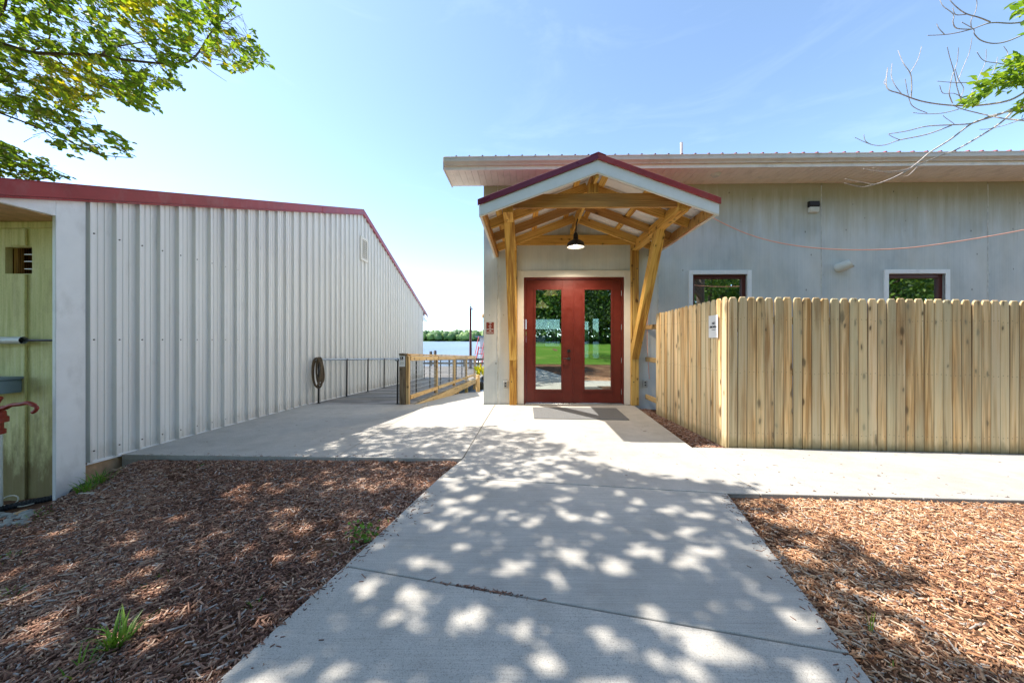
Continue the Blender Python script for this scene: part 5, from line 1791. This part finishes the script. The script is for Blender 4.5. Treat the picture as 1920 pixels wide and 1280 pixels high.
R2 = [(-80, 250), (0, 262), (50, 284), (80, 290), (100, 310), (136, 334), (60, 336), (0, 330), (-80, 322)]
holes_uv = [(random.uniform(0, 470), random.uniform(0, 260), random.uniform(5, 15)) for _ in range(120)]
tw = MB()
LP, LD, LN, LL, LW, LT = [], [], [], [], [], []
def bough_leaves(poly, count, d0, d1, box, dirv, lsize):
    made = 0
    while made < count:
        u = random.uniform(box[0], box[2])
        v = random.uniform(box[1], box[3])
        if not inside_poly(np.array([u]), np.array([v]), poly)[0]:
            continue
        Yd = random.uniform(d0, d1)
        e = at(u, v, Yd)
        dv = Vector(dirv) + Vector((random.gauss(0, .38), random.gauss(0, .55), random.gauss(0, .38)))
        dv.normalize()
        lt = random.uniform(0.14, 0.34)
        b = e - dv * lt
        ub, vb, _ = proj(np.array(b))
        if inside_poly(np.array([float(ub)]), np.array([float(vb)]), poly)[0] or random.random() < 0.15:
            tw.tube([b, b.lerp(e, 0.5) + Vector((0, 0, 0.012)), e], [0.0032, 0.0025, 0.0014], 4, cap=False)
        k = random.randint(7, 12)
        yellow = 0.0
        bb = 1.0 if (90 < u < 220 and 120 < v < 215) or (380 < u < 470 and 80 < v < 135) or (220 < u < 330 and v < 70) else 0.0
        for j in range(k):
            t = j / (k - 1)
            p = b.lerp(e, t)
            uu, vv, _ = proj(np.array(p))
            if not inside_poly(np.array([float(uu)]), np.array([float(vv)]), poly)[0]:
                continue
            if any((uu - hx) ** 2 + (vv - hy) ** 2 < hr * hr for hx, hy, hr in holes_uv):
                continue
            sidev = dv.cross(Vector((0, 0, 1))).normalized() * (1 if j % 2 else -1)
            ld_ = dv * random.uniform(.3, .9) + sidev * random.uniform(.3, .9) + Vector((0, 0, random.uniform(-.45, .15)))
            LP.append(p)
            LD.append(ld_)
            LN.append(Vector((random.gauss(0, .7), random.gauss(-0.45, .7), 1)))
            s_ = lsize * random.uniform(.7, 1.2)
            LL.append(s_)
            LW.append(s_ * random.uniform(.58, .78))
            LT.append(min(1, max(0, random.gauss(0.30, 0.20) + bb * 0.35)))
        made += 1
bough_leaves(R1, 1750, 3.3, 5.2, (-70, -50, 512, 300), (0.80, 0.15, -0.40), 0.062)
bough_leaves(R2, 170, 3.7, 4.6, (-70, 250, 136, 336), (0.80, 0.1, -0.35), 0.06)
# canopy out of view: leaves set so that their shadows dapple the ground
bx = np.array([5.6, 4.95, 4.6, 4.2, 3.6, 3.3, 3.05, 2.6, 2.0, 1.3, 0.5, -1.0, -5.0])
bxx = np.array([-3.0, -1.6, 0.05, 0.35, 0.62, 1.05, 1.70, 1.98, 1.95, 2.02, 2.4, 3.0, 3.2])
N0 = 175000
S = np.stack([rng.uniform(-8.5, 3.2, N0), rng.uniform(-3.2, 5.4, N0)], 1)
edge = np.interp(S[:, 1], bx[::-1], bxx[::-1]) + 0.16 * np.sin(S[:, 1] * 7.0) + 0.10 * np.sin(S[:, 1] * 17.0 + 1)
keep = (S[:, 0] < edge)
# ragged outer fringe
fr_ = edge - S[:, 0]
keep &= (rng.uniform(0, 1, N0) < np.clip(0.35 + fr_ * 0.9, 0, 1))
# round gaps cut in the crown to let spots of light through
cand = np.stack([rng.uniform(-5.5, 3.0, 4000), rng.uniform(-0.5, 5.2, 4000)], 1)
H_ = []
for c_ in cand:
    if all((c_[0] - h_[0]) ** 2 + (c_[1] - h_[1]) ** 2 > 0.165 ** 2 for h_ in H_):
        if c_[0] < -0.9 and rng.uniform() < 0.35:
            continue
        H_.append(c_)
    if len(H_) >= 640:
        break
H_ = np.array(H_)
nh = len(H_)
Hr = rng.uniform(0.026, 0.080, nh) + np.clip(2.6 - H_[:, 1], 0, 2.5) * 0.006
keep_idx = np.nonzero(keep)[0]
Sk = S[keep_idx]
hole = np.zeros(len(Sk), bool)
for h_, r_ in zip(H_, Hr):
    hole |= ((Sk[:, 0] - h_[0]) ** 2 + ((Sk[:, 1] - h_[1]) * 1.15) ** 2) < (r_ + 0.032) ** 2
Sk = Sk[~hole]
Sk = Sk[(Sk[:, 0] > -6.0) | (rng.uniform(0, 1, len(Sk)) < 0.45)]
# boughs in view take the sun themselves: most crown leaves above them are left out
BP = np.array([tuple(p) for p in LP])
BS = np.stack([BP[:, 0] + SX * BP[:, 2], BP[:, 1] + SY * BP[:, 2]], 1)
hg = np.zeros((120, 120), bool)
gi = lambda q: (np.clip(((q[:, 0] + 12) / 0.13).astype(int), 0, 119), np.clip(((q[:, 1] + 4) / 0.13).astype(int), 0, 119))
hg[gi(BS)] = True
under = hg[gi(Sk)]
Sk = Sk[~under | (rng.uniform(0, 1, len(Sk)) < 0.10)]
zmin = np.maximum(5.6, 1.25 + 1.16 * (Sk[:, 1] + 0.45) + 0.2)
zz = zmin + rng.gamma(1.4, 0.7, len(Sk))
P = np.stack([Sk[:, 0] - SX * zz, Sk[:, 1] - SY * zz, zz], 1)
u_, v_, zc = proj(P)
vis = (zc > 0.05) & (u_ > -90) & (u_ < 2010) & (v_ > -70)
P = P[~vis]
n = len(P)
leaves('crown', P, unit(n) * np.array([1, 1, 0.35]) + np.array([0.2, 0, -0.1]), unit(n) * 0.55 + np.array([0, 0, 1.0]), rng.uniform(0.07, 0.115, n), rng.uniform(0.042, 0.068, n), 'leaf_green', rng.uniform(0, 1, n), tree, ORG[tree.name])

n = len(LP)
leaves('bough_leaves', np.array(LP), np.array(LD), np.array(LN), np.array(LL), np.array(LW), 'leaf_bright', np.array(LT), tree, ORG[tree.name])
tag(tw.build('twigs', 'twig_bark', tree), kind='stuff')
mb = MB()
for pl_, y0, y1, r0, r1 in (
        ([(-260, 20), (-120, 60), (0, 82), (58, 98), (117, 101), (190, 104), (248, 114), (335, 120), (367, 105), (390, 70), (408, 47), (443, 12)], 3.4, 4.5, 0.022, 0.006),
        ([(190, 104), (205, 92), (240, 84), (290, 76)], 3.95, 4.2, 0.011, 0.005),
        ([(-200, 120), (-60, 190), (0, 212), (60, 235), (130, 265), (190, 290), (250, 296)], 3.4, 4.4, 0.014, 0.004),
        ([(-160, 190), (-60, 240), (0, 272), (60, 300), (130, 330)], 3.8, 4.3, 0.012, 0.003),
        ([(120, -60), (98, 5), (90, 40), (92, 75), (60, 98)], 3.7, 3.9, 0.010, 0.006),
        ([(200, -60), (210, 0), (235, 40), (275, 75), (340, 95), (365, 105)], 4.0, 4.4, 0.012, 0.006),
        ([(367, 105), (385, 125), (405, 140), (425, 153)], 4.35, 4.5, 0.005, 0.002),
        ([(100, 101), (140, 140), (200, 165), (260, 190), (300, 210)], 3.9, 4.5, 0.009, 0.003),
        ([(20, -60), (10, 10), (0, 30)], 3.6, 3.8, 0.012, 0.008)):
    m_ = len(pl_)
    limb(mb, [at(u, v, y0 + (y1 - y0) * i / (m_ - 1)) for i, (u, v) in enumerate(pl_)], r0, r1, 7, 4)
ba = [at(-260, 20, 3.4), at(-200, 120, 3.4), at(-160, 190, 3.8), at(120, -60, 3.7), at(200, -60, 4.0), at(20, -60, 3.6)]
for p in ba:
    limb(mb, [fork, fork.lerp(p, 0.55) + Vector((0, 0, 0.7)), p], 0.05, 0.018, 7)
mb.build('boughs', 'bark', tree, smooth=True)

# ---------------------------------------------------------------- half-dead tree on the right
t2 = thing('half_dead_tree', (6.4, 0.9, -0.1), 'bare grey branches with a few green sprays, right side', 'tree')
mb = MB()
limb(mb, [(6.4, 0.9, -0.3), (6.35, 1.0, 1.6), (6.2, 1.2, 3.0), (6.3, 1.4, 5.0), (6.6, 1.2, 7.0)], 0.20, 0.05, 12)
mb.build('trunk', 'bark', t2, smooth=True)
DEAD = [
    (7, [(1300, 120), (1230, 135), (1130, 150), (1000, 145), (880, 185), (740, 218), (605, 225)]),
    (5, [(1000, 140), (930, 110), (850, 90), (790, 50), (745, 5), (720, -40)]),
    (4, [(850, 90), (780, 92), (765, 50)]),
    (4, [(880, 185), (790, 180), (765, 140), (765, 90), (700, 40), (680, -10)]),
    (6, [(1310, 180), (1230, 210), (1110, 260), (1020, 275), (940, 255), (900, 215), (895, 185), (820, 140)]),
    (3, [(710, 218), (675, 180), (660, 150)]),
    (3.5, [(880, 180), (880, 130), (905, 80), (915, 20), (905, -20)]),
    (6, [(1310, 455), (1230, 470), (1080, 485), (950, 515), (800, 525), (665, 515)]),
    (9, [(1320, 545), (1230, 575), (1130, 630), (1000, 660), (850, 670), (700, 660), (560, 640), (430, 590), (345, 555), (350, 430)]),
    (3, [(440, 590), (400, 540), (375, 480), (380, 400)]),
    (5, [(500, 615), (505, 560), (495, 470), (450, 400), (418, 320)]),
    (3, [(495, 460), (540, 380), (568, 295)]),
    (4, [(820, 640), (790, 560), (770, 450), (745, 360), (730, 295)]),
    (3, [(790, 530), (830, 420), (870, 330), (885, 240)]),
    (4, [(760, 655), (740, 600), (745, 560), (760, 480), (790, 400), (800, 300)]),
    (8, [(1320, 640), (1230, 670), (1130, 700), (1000, 735), (890, 780), (760, 790), (600, 800), (470, 830), (360, 845)]),
    (5, [(760, 790), (600, 850), (430, 885), (330, 915), (250, 915), (145, 868)]),
    (8, [(1150, 690), (1000, 740), (880, 780), (750, 880), (620, 965), (540, 1030), (470, 1080), (370, 1130), (270, 1165), (180, 1178), (80, 1155)]),
    (7, [(1150, 695), (1060, 780), (900, 880), (780, 950), (680, 985), (600, 1020), (500, 1060), (420, 1080), (300, 1085), (200, 1065)]),
    (7, [(1320, 775), (1230, 765), (1080, 750), (950, 720), (820, 690), (760, 660)]),
    (4, [(1320, 720), (1230, 745), (1100, 790), (1000, 815), (930, 820)]),
    (5, [(1310, 410), (1230, 405), (1150, 415), (1050, 400), (960, 385), (915, 330)]),
    (3.5, [(800, 690), (700, 715), (590, 720), (510, 712)]),
    (3, [(600, 715), (520, 680), (490, 630), (460, 500)]),
    (3, [(880, 650), (880, 600), (930, 480), (970, 390), (975, 310)]),
    (3, [(430, 885), (390, 870), (355, 850)]),
    (3, [(545, 1050), (480, 1110), (440, 1110)]),
    (3, [(470, 1080), (350, 1090), (260, 1062)]),
    (3, [(270, 1165), (180, 1150), (85, 1130)]),
    (3, [(830, 620), (770, 590), (700, 590), (680, 540)]),
    (3, [(810, 620), (830, 560), (800, 500), (780, 440)]),
    (3, [(1000, 490), (1030, 430), (1045, 360)]),
    (3, [(1080, 390), (1110, 340), (1085, 295)]),
    (3, [(250, 915), (210, 890), (200, 850)]),
    (2.5, [(770, 785), (720, 745), (700, 728)]),
    (2.5, [(340, 540), (330, 520), (350, 480)]),
]
mb = MB()
for k, (w, pl_) in enumerate(DEAD):
    pts = []
    for i, (x, y) in enumerate(pl_):
        u, v = 1560 + x * 0.2968, y * 0.2968
        yd = 3.05 + 0.25 * math.sin(k * 1.3) * 0 + 0.10 * math.sin(x * 0.006 + y * 0.004)
        pts.append(at(u + random.uniform(-.6, .6), v + random.uniform(-.6, .6), yd))
    r0 = w * 0.2968 / 210 / 2 * 1.45
    limb(mb, pts, r0, max(0.0021, r0 * 0.35), 6, 4)
mb.build('dead_branches', 'dead_twig', t2, smooth=True)
mb = MB()
for (x, y, r_) in ((1300, 120, .02), (1310, 180, .018), (1310, 455, .018), (1320, 545, .03), (1320, 640, .026), (1320, 775, .02), (1320, 720, .014), (1310, 410, .014)):
    e = at(1560 + x * 0.2968, y * 0.2968, 3.05 + 0.10 * math.sin(x * 0.006 + y * 0.004))
    s_ = Vector((6.22, 1.2, 2.9 + (600 - y) * 0.0012))
    limb(mb, [s_, s_.lerp(e, 0.5) + Vector((0.05, 0.1, 0.1)), e], 0.055, r_ * 0.6, 7, 4)
mb.build('limbs', 'bark', t2, smooth=True)
LP, LD, LN, LL, LW, LT = [], [], [], [], [], []
SPR = [(1120, 430, 90, 60, 55), (1020, 530, 110, 60, 90), (1150, 500, 90, 70, 90), (1190, 400, 60, 50, 50), (930, 600, 50, 40, 36), (860, 640, 40, 25, 22), (1205, 670, 40, 40, 30), (1215, 40, 50, 60, 40), (1300, 520, 90, 160, 160), (1330, 150, 70, 150, 120)]
for (cx, cy, rx_, ry_, cnt) in SPR:
    for j in range(cnt):
        x = random.gauss(cx, rx_ * 0.5)
        y = random.gauss(cy, ry_ * 0.5)
        p = at(1560 + x * 0.2968, y * 0.2968, random.uniform(2.9, 3.35))
        LP.append(p)
        LD.append(Vector((-0.8 + random.gauss(0, .5), random.gauss(0, .5), random.gauss(-0.15, .4))))
        LN.append(Vector((random.gauss(0, .4), random.gauss(-.3, .4), 1)))
        s_ = random.uniform(.05, .095)
        LL.append(s_)
        LW.append(s_ * .40)
        LT.append(random.uniform(0.0, 0.6))
# living crown out of frame, right and above (it shows in the window glass)
n = 9000
q = unit(n) * (rng.uniform(0, 1, n) ** 0.4)[:, None] * np.array([3.0, 2.6, 2.2]) + np.array([7.2, -1.6, 5.2])
u_, v_, zc = proj(q)
vis = (zc > 0.05) & (u_ > -60) & (u_ < 1985) & (v_ > -60)
q = q[~vis]
n = len(q)
leaves('sprays', np.array(LP), np.array(LD), np.array(LN), np.array(LL), np.array(LW), 'leaf_bright', np.array(LT), t2, ORG[t2.name])
leaves('crown', q, unit(n), unit(n) + np.array([0, 0, .8]), 0.12, 0.07, 'leaf_green', rng.uniform(0, 1, n), t2, ORG[t2.name])

# ---------------------------------------------------------------- trees behind the viewer, seen in the glass
def back_tree(name, x, y, h, rx_, lab, nleaf, ls, mat, lean=0.0, low=0.35):
    z0 = float(ground_z(x, y))
    t = thing(name, (x, y, z0), lab, 'tree', 'trees reflected in the glass')
    mb = MB()
    top = Vector((x + lean, y, z0 + h * 0.7))
    limb(mb, [(x, y, z0 - 0.3), (x + lean * 0.3, y, z0 + h * 0.25), top], 0.028 * h, 0.008 * h, 10)
    for i in range(7):
        a = R(51 * i + 10)
        b = Vector((x + lean * 0.5, y, z0 + h * (0.3 + 0.05 * i)))
        e = Vector((x + lean + rx_ * 0.7 * math.cos(a), y + rx_ * 0.7 * math.sin(a), z0 + h * (0.5 + 0.06 * i)))
        limb(mb, [b, b.lerp(e, .5) + Vector((0, 0, .2)), e], 0.010 * h, 0.003 * h, 6)
    mb.build('trunk', 'bark', t, smooth=True)
    nc = 46
    hh = rng.uniform(low, 1, nc)
    aa = rng.uniform(0, 2 * math.pi, nc)
    rr_ = rx_ * np.sqrt(rng.uniform(0.05, 1, nc)) * np.clip(1.25 - 0.9 * np.clip(hh - 0.35, 0, 1), 0.3, 1)
    cc = np.stack([x + lean + rr_ * np.cos(aa), y + rr_ * np.sin(aa), z0 + h * hh], 1)
    idx = rng.integers(0, nc, nleaf)
    P = cc[idx] + rng.normal(0, 1, (nleaf, 3)) * rx_ * np.array([0.20, 0.20, 0.14])
    P[:, 2] = np.maximum(P[:, 2], z0 + 0.2)
    leaves('crown', P, unit(nleaf), unit(nleaf) + np.array([0, 0, .7]), ls, ls * 0.6, mat, rng.uniform(0, 1, nleaf), t, (x, y, z0))
back_tree('oak_tree', 5.9, -7.0, 8.5, 3.2, 'dark leaning tree mirrored in the right door glass', 9000, 0.17, 'leaf_dark', -1.0, 0.22)
for i, (x, y, h, r_) in enumerate(((-9, -27, 13, 6), (-2, -29, 15, 6), (3.5, -28, 15, 6), (9, -29, 14, 6), (15, -27, 14, 6), (22, -28, 15, 7), (30, -26, 15, 7), (-18, -28, 15, 6.5), (17, -5, 8, 3.6), (22, -9, 9, 4.0), (12, -9, 9, 3.6), (27, -13, 10, 4.5), (31, -17, 11, 5), (-6, -36, 15, 6), (1, -37, 16, 6), (7, -37, 16, 6.5), (13, -36, 15, 6), (19, -37, 16, 6.5), (27, -35, 15, 6.5))):
    back_tree('woodland_tree', x, y, h, r_, 'tree of the green belt behind the viewer, mirrored in the glass', 15000 if y > -12 else 6500, 0.19 if y > -12 else 0.45, 'leaf_green', 0, 0.04)

# ---------------------------------------------------------------- far woods across the lake
nt_ = 900
bm = bmesh.new()
bmesh.ops.create_icosphere(bm, subdivisions=2, radius=1)
iv = np.array([v.co[:] for v in bm.verts])
if_ = np.array([[l.vert.index for l in f.loops] for f in bm.faces])
bm.free()
VV, FF, TT = [], [], []
for i in range(nt_):
    x = rng.uniform(-420, 260)
    y = rng.uniform(505, 560)
    h = rng.uniform(9, 15) + (y - 505) * 0.06
    r_ = rng.uniform(4, 7.5)
    k = rng.uniform(0, 6, 3)
    f = 1 + 0.22 * np.sin(iv[:, 0] * 5 + k[0]) * np.sin(iv[:, 1] * 4 + k[1]) + 0.15 * np.sin(iv[:, 2] * 7 + k[2])
    p = iv * f[:, None] * np.array([r_, r_, h * 0.52]) + np.array([x, y, h * 0.50])
    VV.append(p)
    FF.append(if_ + i * len(iv))
    TT.append(np.full(len(iv), rng.uniform(0, 1)) + 0.25 * np.sin(iv[:, 0] * 9 + k[0]) * np.sin(iv[:, 2] * 9))
fw = fast_mesh('far_woods', np.concatenate(VV), 3, np.concatenate(FF).reshape(-1), 'far_leaf', np.clip(np.concatenate(TT), 0, 1))
tag(fw, 'band of green woodland across the lake', 'woods', kind='stuff')
